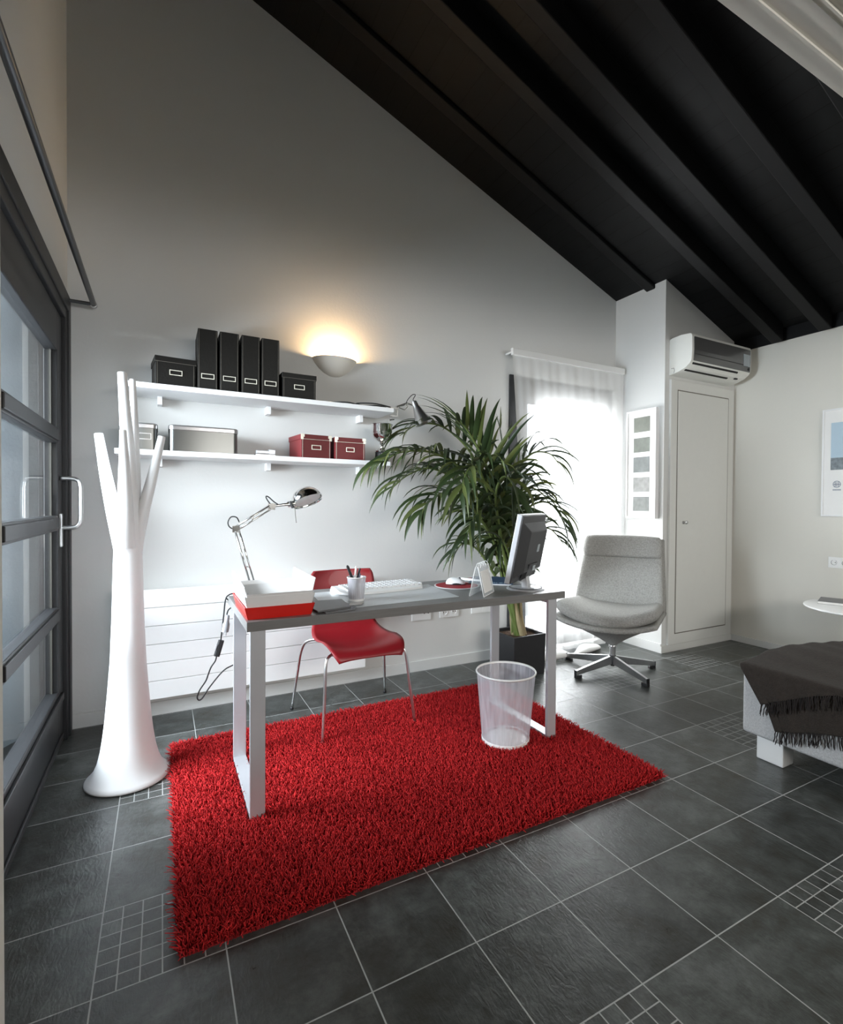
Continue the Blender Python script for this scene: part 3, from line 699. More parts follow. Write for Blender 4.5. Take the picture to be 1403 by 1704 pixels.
# ------------------------------------------------------------------ five-photo frame on the pier
o = thing('picture_frame', 'tall white frame holding five small landscape photos beside the curtain', 'picture', (PX, 2.962, 1.09))
w, h, d = .151, .903, .040
B(-d, 0, -w, -w+.014, 0, h).box(-d, 0, w-.014, w, 0, h).box(-d, 0, -w+.014, w-.014, 0, .014).box(-d, 0, -w+.014, w-.014, h-.014, h).build('frame', 'white', o, bevel=.001)
B(-d+.010, -.002, -w+.014, w-.014, .014, h-.014).build('mat', 'paper', o)
for i, (za, zb) in enumerate(((1.808, 1.932), (1.640, 1.760), (1.472, 1.600), (1.308, 1.430), (1.148, 1.268))):
    c = [(.14, .15, .12), (.12, .135, .11), (.14, .155, .15), (.24, .24, .23), (.16, .17, .16)][i]
    B(-d+.0085, -d+.0105, -.085, .078, za-1.09, zb-1.09).build('photo', pm('landscape_print', c, .5, var=.55, scale=13+3*i, detail=8), o)
# large picture on the right wall
o = thing('picture_frame', 'large white framed poster with a sky and harbour print on the right wall', 'picture', (XR, 1.80, 1.122))
w, h = .255, .813
B(-.022, 0, -w, -w+.012, 0, h).box(-.022, 0, w-.012, w, 0, h).box(-.022, 0, -w+.012, w-.012, 0, .012).box(-.022, 0, -w+.012, w-.012, h-.012, h).build('frame', 'white', o, bevel=.001)
B(-.012, -.001, -w+.012, w-.012, .012, h-.012).build('mat', 'paper', o)
B(-.0135, -.012, -.2, .198, .443, .708).build('sky_print', 'skyprint', o)
B(-.0138, -.012, -.2, .198, .352, .443).build('harbour_print', 'harbour', o)
for cy, cz_, r in ((.155, .243, .026), (.06, .135, .03)):
    m = MB()
    m.lathe([(r, 0), (r, .0015), (r*.86, .0015), (r*.86, 0)], 28, (-.0122, cy, cz_), M_=RY_)
    for k in (-.45, 0, .4): m.box(-.0137, -.0122, cy+k*r-.002, cy+k*r+.002, cz_-r*.75, cz_+r*.75)
    m.box(-.0137, -.0122, cy-r*.8, cy+r*.8, cz_-.003, cz_+.002)
    for j in range(7): m.box(-.0135, -.0122, cy-.026+j*.0078, cy-.021+j*.0078, cz_-r-.021, cz_-r-.011)
    m.build('printed_emblem', 'emblem', o)

# ------------------------------------------------------------------ air conditioner
ac = thing('air_conditioner', 'white wall air conditioner with grey mirrored front above the closet door', 'air conditioner', (3.585, PY, 2.245))
Wd = .775
pf = [(0, .285), (-.03, .293), (-.10, .298), (-.175, .292), (-.196, .285), (-.203, .268), (-.205, .16), (-.200, .085), (-.185, .060), (-.150, .035), (-.09, .015), (-.03, .004), (0, .0)]
MB().extrude([(0, y, z) for y, z in pf][::-1], [(Wd, y, z) for y, z in pf][::-1]).build('casing', 'acbody', ac, merge=1e-5, bevel=.003)
fp = [(-.2035, .262), (-.2075, .262), (-.2095, .16), (-.2045, .078), (-.200, .078), (-.204, .16)]
MB().extrude([(.022, y, z) for y, z in fp], [(Wd-.016, y, z) for y, z in fp]).build('front_panel', 'acfront', ac, merge=1e-5)
B(.03, Wd-.02, -.2105, -.2085, .128, .131).build('panel_seam', 'slot', ac)
B(Wd-.115, Wd-.028, -.2115, -.2085, .120, .218).build('energy_sticker', 'sticker', ac)
m = MB()
for (ya, za, yb, zb, xa, xb) in ((-.190, .0665, -.184, .0575, .03, Wd-.16), (-.128, .0265, -.116, .0215, .03, Wd-.20)):
    m.extrude([(xa, ya, za-.004), (xa, yb, zb-.004), (xa, yb, zb+.01), (xa, ya, za+.01)], [(xb, ya, za-.004), (xb, yb, zb-.004), (xb, yb, zb+.01), (xb, ya, za+.01)])
m.build('louvre_slot', 'slot', ac)
m = MB(); m.lathe([(0, .003), (.012, .003), (.012, 0)], 14, (Wd-.04, -.206, .100), M_=R_); m.build('sensor', 'slot', ac)
B(Wd-.125, Wd-.09, -.145, -.13, .022, .032).build('brand_badge', 'slot', ac)
MB().tube([(-.0005, -.02, .05), (-.0005, -.045, .05), (-.0005, -.05, .03), (-.0005, -.045, .01)], .0015, 6).build('pipe_cutout', 'slot', ac)

# ------------------------------------------------------------------ palm
pm_ = thing('potted_palm', 'tall potted kentia palm in a square dark pot behind the desk', 'plant', (2.235, 2.955, 0), .03)
TI = pm_.matrix_basis.copy(); TI = Matrix.Translation((2.235, 2.955, 0)) @ Matrix.Rotation(.03, 4, 'Z'); TI = TI.inverted()
s_ = .142
pot = MB()
outer = [(-s_, -s_), (s_, -s_), (s_, s_), (-s_, s_)]; k = .97
pot.add([(x*.96, y*.96, 0) for x, y in outer]+[(x, y, .285) for x, y in outer]+[(x*.90, y*.90, .285) for x, y in outer]+[(x*.88, y*.88, .24) for x, y in outer],
        [(3, 2, 1, 0)]+[(a+i, a+(i+1) % 4, a+4+(i+1) % 4, a+4+i) for a in (0, 4, 8) for i in range(4)])
pot.build('pot', 'pot', pm_, bevel=.003)
MB().grid(lambda u, v: (u*.128, v*.128, .262+.006*math.sin(u*7)*math.cos(v*5)), 16, 16).build('soil', 'soil', pm_, smooth=True)
FR = [
 ([(2.135,2.940,0.514),(1.964,2.920,1.027),(1.714,2.830,1.384),(1.457,2.761,1.500),(1.206,2.691,1.491),(1.045,2.63,1.410)], .31, 26, .80),
 ([(2.147,2.920,0.516),(2.036,2.880,1.028),(1.907,2.840,1.391),(1.791,2.811,1.561),(1.669,2.761,1.674),(1.569,2.701,1.702)], .36, 20, .22),
 ([(2.232,3.000,0.496),(2.205,3.045,1.105),(2.181,3.070,1.543),(2.164,3.096,1.757),(2.127,3.091,1.834)], .20, 8, .1),
 ([(2.203,2.940,0.508),(2.126,2.900,1.067),(2.144,2.860,1.400),(2.233,2.811,1.546),(2.351,2.761,1.548),(2.409,2.721,1.465)], .28, 17, .5),
 ([(2.214,2.940,0.507),(2.153,2.900,0.941),(2.202,2.830,1.152),(2.302,2.761,1.215),(2.376,2.691,1.154),(2.397,2.641,1.032)], .26, 16, .55),
 ([(2.147,2.920,0.516),(2.013,2.880,0.864),(1.753,2.780,1.153),(1.536,2.711,1.256),(1.376,2.641,1.224),(1.274,2.591,1.138)], .30, 18, .75),
 ([(2.184,2.970,0.483),(2.069,2.995,0.681),(1.932,3.020,0.876),(1.812,3.026,0.921),(1.739,3.021,0.842)], .22, 14, .6),
 ([(2.142,2.900,0.520),(1.955,2.800,1.033),(1.755,2.680,1.341),(1.625,2.581,1.423),(1.508,2.491,1.361),(1.429,2.421,1.224)], .30, 18, .7),
 ([(2.195,3.000,0.499),(2.076,3.050,1.106),(1.939,3.080,1.510),(1.718,3.081,1.706),(1.501,3.061,1.726),(1.332,3.021,1.630)], .26, 18, .45),
 ([(2.237,2.970,0.500),(2.225,2.945,0.807),(2.304,2.891,1.001),(2.413,2.826,1.024),(2.503,2.781,0.917)], .24, 14, .55),
 ([(2.157,2.920,0.515),(1.994,2.820,0.950),(1.846,2.680,1.230),(1.821,2.581,1.358),(1.830,2.501,1.337),(1.816,2.421,1.228)], .30, 16, .75),
 ([(2.151,2.940,0.513),(2.005,2.980,0.982),(1.812,3.030,1.314),(1.583,3.041,1.430),(1.407,3.041,1.384),(1.272,3.021,1.283)], .28, 18, .65),
 ([(2.183,2.970,0.505),(2.080,2.945,1.150),(1.979,2.950,1.503),(1.872,2.946,1.650),(1.843,2.921,1.740)], .24, 10, .2),
 ([(2.19,2.93,.51),(2.10,2.86,.90),(2.06,2.78,1.18),(2.09,2.70,1.30),(2.16,2.63,1.28),(2.22,2.58,1.18)], .28, 15, .7),
 ([(2.16,2.95,.51),(2.06,2.93,.85),(1.93,2.86,1.08),(1.80,2.79,1.14),(1.70,2.73,1.08),(1.64,2.70,.98)], .26, 15, .7),
 ([(2.20,2.92,.50),(2.12,2.86,.72),(2.02,2.80,.90),(1.93,2.74,.97),(1.87,2.70,.92)], .22, 12, .6),
]
def frond(pts, Lf, nl, droop):
    base = Vector((2.235+random.uniform(-.035, .035), 2.95+random.uniform(-.03, .03), .25))
    C = cat([base]+pts, 10); n = len(C); m = MB(); m.T = TI
    m.tube(C, [.0105*(1-i/n)**.7+.0016 for i in range(n)], 7)
    st = m.build('frond', 'stemg', pm_, smooth=True)
    lv = MB(); lv.T = TI
    arc = [0]
    for i in range(1, n): arc.append(arc[-1]+(C[i]-C[i-1]).length)
    tot = arc[-1]; s0 = tot*.50
    def at(s):
        s = min(max(s, 0), tot-1e-4)
        i = max(j for j in range(n-1) if arc[j] <= s); k = (s-arc[i])/(arc[i+1]-arc[i])
        return C[i].lerp(C[i+1], k), (C[i+1]-C[i]).normalized()
    for j in range(nl):
        g = (j+.3)/nl; s = s0+(tot-s0)*g; p, t = at(s)
        side = t.cross(Vector((0, 0, 1))); side = side.normalized() if side.length > .1 else Vector((1, 0, 0))
        up = side.cross(t).normalized()
        for sg in (-1, 1):
            ll = Lf*(.55+.78*math.sin(PI*(.18+.74*g)))*random.uniform(.85, 1.15)*.98
            d = (side*sg*random.uniform(.55, .8)*(1-.35*g)+t*(.55+.5*g)+up*random.uniform(.15, .4)).normalized()
            wd = random.uniform(.015, .023)*(1-.25*g); ns = 8; pts_ = []; pp = p.copy(); dd = d.copy()
            dr = droop*random.uniform(.9, 1.9)
            for q_ in range(ns+1):
                pts_.append((pp.copy(), dd.copy())); pp += dd*ll/ns
                dd = (dd+Vector((0, 0, -1))*dr*(.10+.35*(q_/ns))).normalized()
            if min(x.y for x, _ in pts_) < 0 or max(x.y for x, _ in pts_) > 3.13:
                for a_, (x, _) in enumerate(pts_): x.y = min(x.y, 3.12+.01*math.sin(a_))
            vs = []; fs = []
            for q_, (x, dv) in enumerate(pts_):
                h_ = q_/ns; w_ = wd*min(1, .35+h_*3)*(1-h_**2.2)+.0004
                sd = dv.cross(up*.8+side*sg*-.3); sd = sd.normalized() if sd.length > 1e-3 else side
                nn = sd.cross(dv).normalized()
                vs += [x-sd*w_+nn*w_*.35, x, x+sd*w_+nn*w_*.35]
                if q_: b_ = 3*q_; fs += [(b_-3, b_-2, b_+1, b_), (b_-2, b_-1, b_+2, b_+1)]
            lv.add(vs, fs)
    lv.build('leaflets', 'leaf', st, smooth=True)
for a_ in FR: frond(a_[0], a_[1], max(6, int(a_[2]*.84)), a_[3]*1.25)
for bx, by, tx, ty, tz, rr in ((.015, -.04, -.09, -.045, .60, .019), (.05, -.02, -.035, -.06, .62, .017), (-.02, .02, -.07, .0, .66, .016), (.045, .03, .0, .02, .58, .014)):
    MB().tube(cat([(bx, by, .25), (bx*.6+tx*.4, by, .38), (tx, ty, tz)], 5), [rr*(1.15-.5*i/10) for i in range(11)], 12).build('stem', 'trunk', pm_, smooth=True)

# ------------------------------------------------------------------ swivel armchair
TH = math.atan2(-.51, -.86)+PI/2
ar = thing('swivel_armchair', 'light grey upholstered swivel armchair on a four-star metal foot', 'armchair', (2.825, 2.615, 0), TH)
# local: front = -y, x to the viewer's right when seen from the front
def lseat(u, v):      # v -1 front .. 1 back
    x = u*(.325-.02*v); y = -.02+v*.275
    z = .428+.060*abs(u)**2.4*(1-.3*v)+.004-.012*(v+1)/2-.022*max(0, -v-.5)**1.2*2*(1-abs(u))
    return (x, y-.030*(1-u*u)*max(0, -v), z), (-.25*u*abs(u), -.06, 1)
MB().pad(lseat, 40, 34, .047, 5, .26, 14).build('seat_cushion', 'fab', ar, smooth=True, merge=1e-5)
def lback(u, v):      # v -1 bottom .. 1 top
    w = .318-.030*(v+1)/2
    z = .450+(v+1)/2*.385; y = .185+.115*(v+1)/2-.060*abs(u)**2.2*(1-.45*(v+1)/2)
    return (u*w, y, z), (-.35*u*abs(u), -1, .25)
MB().pad(lback, 34, 30, .040, 8, .22).build('back_cushion', 'fab', ar, smooth=True, merge=1e-5)
def lhead(u, v):
    w = .291-.010*(v+1)/2
    z = .800+(v+1)/2*.165; y = .262+.045*(v+1)/2-.035*abs(u)**2.2
    return (u*w, y, z), (-.35*u*abs(u), -1, .2)
MB().pad(lhead, 34, 24, .046, 4, .42).build('head_cushion', 'fab', ar, smooth=True, merge=1e-5)
def shl(u, v):
    k = (v+1)/2
    if k < .5:
        q_ = k/.5; x = u*(.335-.012*q_); y = -.325+.56*q_; z = .372+.052*abs(u)**2.4+.004*q_
        y -= .030*(1-u*u)*(1-q_)
    else:
        q_ = (k-.5)/.5; x = u*(.323-.035*q_); y = .235+.125*q_-.055*abs(u)**2.2*(1-.4*q_); z = .376+.565*q_+.052*abs(u)**2.4*(1-q_)
    return (x, y, z)
MB().grid(shl, 26, 36).build('shell', 'fab', ar, smooth=True, solid=.028, bevel=0)
# cone under the seat: from the shell outline down to the post
cn = MB(); ring = []
n_ = 40
def crow(k_, z, sc_):
    out_ = []
    for i in range(n_):
        a = 2*PI*i/n_; cx_, sy_ = math.cos(a), math.sin(a); e_ = 1/((abs(cx_)**3.2+abs(sy_)**3.2)**(1/3.2))
        out_.append((cx_*e_*.330*sc_, -.045+(.045*(1-sc_))+sy_*e_*.285*sc_, z+(.040*abs(cx_*e_)**2.4)*sc_))
    return out_
rows = [crow(0, .364, 1.0), crow(1, .335, .82), crow(2, .292, .56), crow(3, .250, .32), crow(4, .214, .15), crow(5, .196, .078)]
vs = [p for r in rows for p in r]; fs = [(i*n_+k, (i+1)*n_+k, (i+1)*n_+(k+1) % n_, i*n_+(k+1) % n_) for i in range(5) for k in range(n_)]
cn.add(vs, fs); cn.build('underside_cone', 'fab', ar, smooth=True)
MB().lathe([(0, .200), (.024, .200), (.027, .194), (.027, .184), (.021, .180), (.021, .122), (.0, .122)], 24).build('post', 'steel', ar, smooth='auto')
MB().lathe([(0, .124), (.024, .124), (.026, .112), (.022, .085), (.013, .045), (0, .045)], 20).build('hub', 'darkgrey', ar, smooth='auto')
for (wx, wy) in ((2.735, 2.985), (2.500, 2.640), (2.800, 2.290), (3.165, 2.535)):
    dx_, dy_ = wx-2.825, wy-2.615; r = math.hypot(dx_, dy_); an = math.atan2(dy_, dx_)-TH
    m = MB(); m.T = Matrix.Rotation(an, 4, 'Z')
    m.extrude([(.018, -.011, .120), (.018, -.011, .060), (r, -.010, .020), (r, -.010, .052)], [(.018, .011, .120), (.018, .011, .060), (r, .010, .020), (r, .010, .052)])
    lg = m.build('leg', 'steel', ar, bevel=.002, merge=1e-5)
    m = MB(); m.T = Matrix.Rotation(an, 4, 'Z'); m.box(r-.045, r+.006, -.0125, .0125, 0, .019).box(r, r+.006, -.0125, .0125, .019, .054)
    m.build('foot_cap', 'blkplastic', lg, bevel=.002)

# ------------------------------------------------------------------ waste bin
o = thing('waste_bin', 'white wire mesh waste bin on the rug beside the desk leg', 'bin', (1.500, 2.075, .020))
MB().lathe([(.116, .004), (.146, .345)], 64).build('mesh_wall', 'mesh', o, smooth=True)
MB().lathe([(.1435, .340), (.1475, .338), (.151, .344), (.1475, .350), (.1435, .347), (.1435, .340)], 64).build('rim', 'plastic', o, smooth=True)
MB().lathe([(0, .008), (.112, .008), (.117, .003), (.1195, .0), (.119, .020), (.1165, .022)], 64).build('base', 'plastic', o, smooth='auto')

# ------------------------------------------------------------------ round side table and book
o = thing('side_table', 'round white side table by the right wall behind the grey daybed', 'table', (4.105, 1.62, 0))
MB().lathe([(0, .505), (.335, .505), (.345, .511), (.345, .519), (.338, .524), (0, .524)], 56).build('table_top', 'plastic', o, smooth='auto')
MB().lathe([(.018, .505), (.018, .02)], 20).lathe([(0, .0), (.19, .0), (.19, .008), (.03, .018), (.018, .03)], 40).build('pedestal', 'plastic', o, smooth='auto')
o = thing('book', 'thin white paperback lying on the round side table', 'book', (4.13, 1.745, .5245), .35)
B(-.11, .11, -.15, .15, .0015, .017).build('page_block', 'paper', o)
B(-.112, .112, -.152, .152, 0, .0015).box(-.112, .112, -.152, .152, .017, .0185).build('cover', 'brochure', o)

# ------------------------------------------------------------------ daybed and throw
o = thing('daybed', 'low speckled grey upholstered daybed at the right edge, half under the throw', 'daybed', (3.3, .95, 0))
B(-.868, .95, -.95, .497, .118, .428).build('upholstered_base', 'bedfab', o, bevel=.018, seg=4)
for lx, ly in ((-.79, .38), (-.79, -.80), (.83, .38), (.83, -.80)):
    B(lx-.035, lx+.055, ly-.05, ly+.07, 0, .120).build('leg', 'plastic', o, bevel=.006)
th = thing('throw_blanket', 'dark brown fringed wool throw draped over the corner of the daybed', 'blanket', (2.9, 1.2, .43))
TW = Matrix.Translation((-2.9, -1.2, -.43))
EX = 2.432          # left face of the bed
def lay(yend_far, zfar, znear, off, x_in, far_y):
    """cloth: u along the bed's left face (far -1 .. near 1), v from the hanging edge (-1) over the top (1)"""
    def fn(u, v):
        a = (u+1)/2; k = (v+1)/2
        y = far_y+(.80-far_y)*a
        zed = zfar+(znear-zfar)*min(1, a*1.6)
        wav = .006*math.sin(a*23)+.004*math.sin(a*51+1)
        zt = .436+off
        if k < .45:
            q_ = k/.45; x = EX-.012-off-.006*(1-q_)+wav*.6*(1-q_); z = zed+(zt-.012-zed)*q_
            y2 = y-(.10*(1-q_) if a < .08 else .10*(1-q_)*max(0, 1-a*2))
        else:
            q_ = (k-.45)/.55; x = EX-.012-off+(x_in)*q_+.012*min(1, q_*8); z = zt+.002+(.034*math.sin(PI*min(1, q_*1.2))**2*(.6+.4*math.sin(a*4+.5))+.008*math.sin(q_*11+a*5)*q_)*max(0, 1-a*1.2)+.003*math.sin(q_*31+a*3)
            y2 = y+.015*math.sin(q_*5)*(1-a)
        return (x, y2, z)
    return fn
l1 = lay(0, .180, .262, 0.0, .95, 1.385); l2 = lay(0, .285, .425, .010, .95, 1.445)
m = MB(); m.T = TW; m.grid(l1, 60, 60).grid(l2, 60, 60); m.build('cloth', 'throw', th, smooth=True, solid=.006)
m = MB(); m.T = TW
for fn, n_s, dy in ((l1, 62, 0), (l2, 70, 0)):
    for i in range(n_s):
        u = -1+2*(i+random.uniform(.2, .8))/n_s; x, y, z = fn(u, -1); L_ = random.uniform(.045, .062)
        pts = [(x-.004, y, z+.002)]; dy_ = random.uniform(-.006, .006)
        for q_ in range(1, 6):
            pts.append((x-.005-random.uniform(0, .003), y+dy_*q_/5*2+random.uniform(-.0022, .0022), z-L_*q_/5))
        m.tube(pts, [.0022, .0023, .0022, .0021, .0024, .001], 5)
fr_ = m.build('fringe', 'fringe', th, smooth=True); fr_['kind'] = 'stuff'

# ------------------------------------------------------------------ things on the desk
ZD = ZT+.0005
def flat(name, label, c_, pts, z0, z1, mat, group=None):
    cx_ = sum(p[0] for p in pts)/len(pts); cy_ = sum(p[1] for p in pts)/len(pts)
    o = MB().prism([(a-cx_, b_-cy_) for a, b_ in pts], 0, z1-z0).build(name, mat); o.location = (cx_, cy_, z0); tag(o, label, c_, group); return o
flat('desk_mat', 'pale translucent desk mat under the keyboard', 'mat', [(.585, 2.045), (1.225, 2.075), (1.262, 2.47), (.63, 2.475)], ZD, ZD+.0015, 'pad')
ZM = ZD+.002
# keyboard
kb = thing('keyboard', 'white computer keyboard on the pale desk mat', 'keyboard', (.965, 2.415, ZM), .095)
m = MB().extrude([(-.235, -.062, 0), (.235, -.062, 0), (.235, .085, 0), (-.235, .085, 0)], [(-.205, -.105, .004), (.205, -.105, .004), (.205, .085, .004), (-.205, .085, .004)])
kc = MB().extrude([(x, y, 0) for x, y in ((-.235, -.03), (-.20, -.085), (-.08, -.10), (.08, -.10), (.20, -.085), (.235, -.03), (.235, .088), (-.235, .088))],
                  [(x, y, z) for x, y, z in ((-.230, -.028, .014), (-.197, -.08, .012), (-.08, -.094, .011), (.08, -.094, .011), (.197, -.08, .012), (.230, -.028, .014), (.230, .083, .026), (-.230, .083, .026))])
kc.build('case', 'plastic', kb, bevel=.003, merge=1e-5)
kk = MB(); mk = MB()
for r in range(5):
    for c_ in range(15):
        x = -.195+c_*.0265; y = -.042+r*.0245; z = .0165+(y+.06)*.072
        kk.box(x, x+.0225, y, y+.020, z-.006, z+.006); mk.box(x+.004, x+.009, y+.006, y+.012, z+.0061, z+.0064)
for k in range(3): kk.box(.210, .222, -.04+k*.035, -.018+k*.035, .012, .023)
kk.build('keys', 'key', kb, bevel=.0012, seg=1); mk.build('key_legends', 'marks', kb)
# pencil cup
pc = thing('pencil_cup', 'white wire mesh pencil cup on the desk mat', 'pencil cup', (.762, 2.195, ZM))
MB().lathe([(.0335, .003), (.041, .104)], 40).build('mesh_wall', 'cupmesh', pc, smooth=True)
MB().lathe([(.0395, .102), (.042, .101), (.0435, .104), (.042, .107), (.0395, .106)], 40).build('rim', 'plastic', pc, smooth=True)
MB().lathe([(0, .003), (.033, .003), (.0355, 0), (.0355, .009), (.034, .010)], 40).build('base', 'plastic', pc, smooth='auto')
def pen(label, a, b_, r, mat, tip, name='pen'):
    a = Vector(a); b_ = Vector(b_); o = thing(name, label, 'pen', a, 0, 'pens in the mesh cup'); d = b_-a
    MB().tube([d*.03, d*.1, d*.96, d], [r*.35, r, r, r*.6], 12).build('barrel', mat, o, smooth='auto')
    MB().tube([d*.0, d*.03], [r*.12, r*.3], 8).build('tip', tip, o)
zc = ZM+.006
pen('thick black marker leaning left in the mesh cup', (.782, 2.205, zc), (.712, 2.175, zc+.155), .0062, 'blkplastic', 'steel')
pen('thin black pen standing upright in the mesh cup', (.752, 2.215, zc), (.772, 2.180, zc+.140), .0050, 'blkplastic', 'steel')
pen('white pen standing upright in the mesh cup', (.745, 2.19, zc), (.758, 2.188, zc+.148), .0046, 'plastic', 'steel')
pen('short grey pencil leaning right inside the mesh cup', (.748, 2.18, zc), (.785, 2.212, zc+.112), .0040, 'marks', 'blkplastic')
# brochures and card
flat('brochure', 'lower grey glossy brochure peeking out beside the letter trays', 'brochure', [(.560, 2.02), (.565, 1.985), (.690, 2.005), (.715, 2.06), (.70, 2.19), (.565, 2.19)], ZD, ZD+.004, 'brochure', 'grey brochures')
flat('brochure', 'upper grey glossy brochure beside the red letter tray', 'brochure', [(.528, 2.235), (.538, 2.005), (.685, 2.040), (.700, 2.215)], ZD+.0045, ZD+.010, 'brochure', 'grey brochures')
flat('business_card', 'white card lying on the mat below the pencil cup', 'card', [(.690, 2.085), (.742, 2.078), (.775, 2.13), (.718, 2.145)], ZM+.003, ZM+.0036, 'paper')
# letter trays
def tray(z, mat, label, lo, h, flare, name='letter_tray', tallsides=0):
    o = thing(name, label, 'letter tray', (.395, 2.185, z), .0, 'stacked letter trays')
    w, d = .118, .175
    bot = [(-w, -d), (w, -d), (w, d), (-w, d)]; t = .003
    m = MB()
    b0 = [Vector((x, y, 0)) for x, y in bot]; hs = [h+tallsides*.6, h+tallsides, h+tallsides, h+tallsides]
    tp = [Vector((x*(1+flare), y*(1+flare*.55), hh)) for (x, y), hh in zip(bot, hs)]
    m.add([(*p[:2], 0) for p in b0]+[(*p[:2], t) for p in b0], [(3, 2, 1, 0), (4, 5, 6, 7)])
    for i, (a_, c_) in enumerate(((0, 1), (1, 2), (2, 3), (3, 0))):
        A, Bq, Ct, Dt = b0[a_], b0[c_], tp[c_].copy(), tp[a_].copy()
        if tallsides and i in (0, 2): Ct.z = Dt.z = h; Ct.x = Bq.x*(1+flare*h/(h+tallsides)); Dt.x = A.x*(1+flare*h/(h+tallsides))
        nrm = (Bq-A).cross(Vector((0, 0, 1))).normalized()*t
        m.extrude([A, Bq, Ct, Dt], [p-nrm for p in (A, Bq, Ct, Dt)])
    m.build('tray_shell', mat, o, merge=0)
    return o
tray(ZD, 'redtray', 'red letter tray at the bottom of the stack on the desk corner', 0, .046, .10)
tray(ZD+.030, 'whitetray', 'white letter tray in the middle of the stack', 0, .056, .10)
tray(ZD+.068, 'whitetray', 'white letter tray with raised ends on top of the stack', 0, .028, .12, tallsides=.048)
o = B(-.105, .105, -.148, .148, 0, .012).build('paper_stack', 'paper'); o.location = (.395, 2.19, ZD+.0715); tag(o, 'stack of white paper lying in the top letter tray', 'paper')
# mouse pad + mouse
o = thing('mouse_pad', 'round red mouse pad with white rim at the back of the desk', 'mouse pad', (1.382, 2.365, ZD))
MB().lathe([(0, .001), (.118, .001), (.121, .0), (.122, .0022), (.117, .0032), (.112, .0030)], 56).build('rim', 'plastic', o, smooth='auto')
MB().lathe([(.1135, .0024), (.113, .0036), (0, .0038)], 56).build('surface', 'redpad', o)
o = thing('computer_mouse', 'white and grey computer mouse on the round red pad', 'mouse', (1.385, 2.385, ZD+.004), -2.2)
def ms(u, v):
    a = PI*(u+1)/2; l = v; w = .029*(1-.12*l)*max(0, 1-abs(l)**3.2)**.5
    return (math.cos(a)*w, l*.054, math.sin(a)**.75*.033*max(0, 1-abs(l)**2.6)**.6*(1-.15*l)+.004)
MB().grid(ms, 24, 24).build('top_shell', 'plastic', o, smooth=True, merge=1e-5)
MB().lathe([(0, 0), (.029, 0), (.031, .006), (.028, .012), (0, .012)], 30, sy=1.75).build('base_shell', 'blkplastic', o, smooth='auto')
MB().lathe([(0, -.003), (.007, -.003), (.007, .003), (0, .003)], 16, (0, .022, .031), M_=Matrix.Rotation(PI/2, 3, 'Y')).build('scroll_wheel', 'blkplastic', o, smooth='auto')
# white pen, papers, blue cover
o = thing('highlighter', 'white pen lying behind the acrylic calendar', 'pen', (1.53, 2.475, ZD+.008), -1.12)
MB().tube([(-.085, 0, 0), (-.08, 0, 0), (.075, 0, 0), (.085, 0, 0)], [.003, .0075, .0075, .004], 12).build('barrel', 'plastic', o, smooth='auto')
MB().tube([(.0, 0, 0), (.04, 0, 0)], .0079, 12).build('cap', 'whitetray', o)
o = thing('magazine', 'dark blue magazine with pale lettering under the monitor', 'magazine', (1.645, 2.42, ZD), -.66)
B(-.120, .120, -.140, .140, 0, .0045).build('page_block', 'paper', o)
B(-.121, .121, -.141, .141, .0045, .0055).build('cover', 'blue', o)
m = MB()
for j, (xa, wl) in enumerate(((-.10, .012), (-.083, .018), (-.06, .014), (-.04, .02), (-.014, .014), (.006, .018), (.03, .012), (.048, .018), (.072, .014))):
    m.box(xa, xa+wl, -.115, -.111, .0055, .006).box(xa, xa+.004, -.111, -.088, .0055, .006)
    if j % 2: m.box(xa, xa+wl, -.092, -.088, .0055, .006)
m.build('lettering', 'bluelet', o)
flat('notebook', 'thin red-edged notebook lying at the back edge of the desk', 'notebook', [(1.46, 2.53), (1.62, 2.50), (1.64, 2.57), (1.48, 2.572)], ZD, ZD+.003, 'redpad')
# acrylic flip calendar
o = thing('desk_calendar', 'clear acrylic flip calendar with ring binding near the desk front', 'calendar', (1.36, 2.085, ZD), .68)
# local x along the hinge, y across
def slantboard(m, ya, yb, z0, z1, hw, t):
    m.extrude([(-hw, ya, z0), (hw, ya, z0), (hw, yb, z1), (-hw, yb, z1)], [(-hw, ya+t, z0), (hw, ya+t, z0), (hw, yb+t, z1), (-hw, yb+t, z1)]); return m
slantboard(MB(), -.036, -.006, 0, .142, .082, .003).build('front_board', 'acry', o, merge=1e-5)
slantboard(MB(), .033, .004, 0, .142, .082, .003).build('back_board', 'acry', o, merge=1e-5)
slantboard(MB(), -.0345, -.0115, .016, .118, .062, .0012).build('month_sheet', 'paper', o, merge=1e-5)
m = MB()
for ss in (-1, 1):
    for (ya, yb) in ((-.036, -.006), (.036, .006)): m.tube([(ss*.082, ya, .002), (ss*.082, yb, .142)], .0016, 6)
m.tube([(-.082, -.036, .002), (.082, -.036, .002)], .0016, 6).build('frame_edges', 'plastic', o, smooth=True)
for k in range(4):
    c = -.054+k*.036; MB().tube([(c, .011*math.cos(a), .144+.013*math.sin(a)) for a in [2*PI*i/20 for i in range(21)]], .0011, 6, cap=False).build('ring', 'plastic', o, smooth=True)
# monitor
th_m = math.atan2(.57, .82)
o = thing('computer_monitor', 'flat computer monitor seen from behind on a round silver foot', 'monitor', (1.655, 2.125, ZD), th_m)
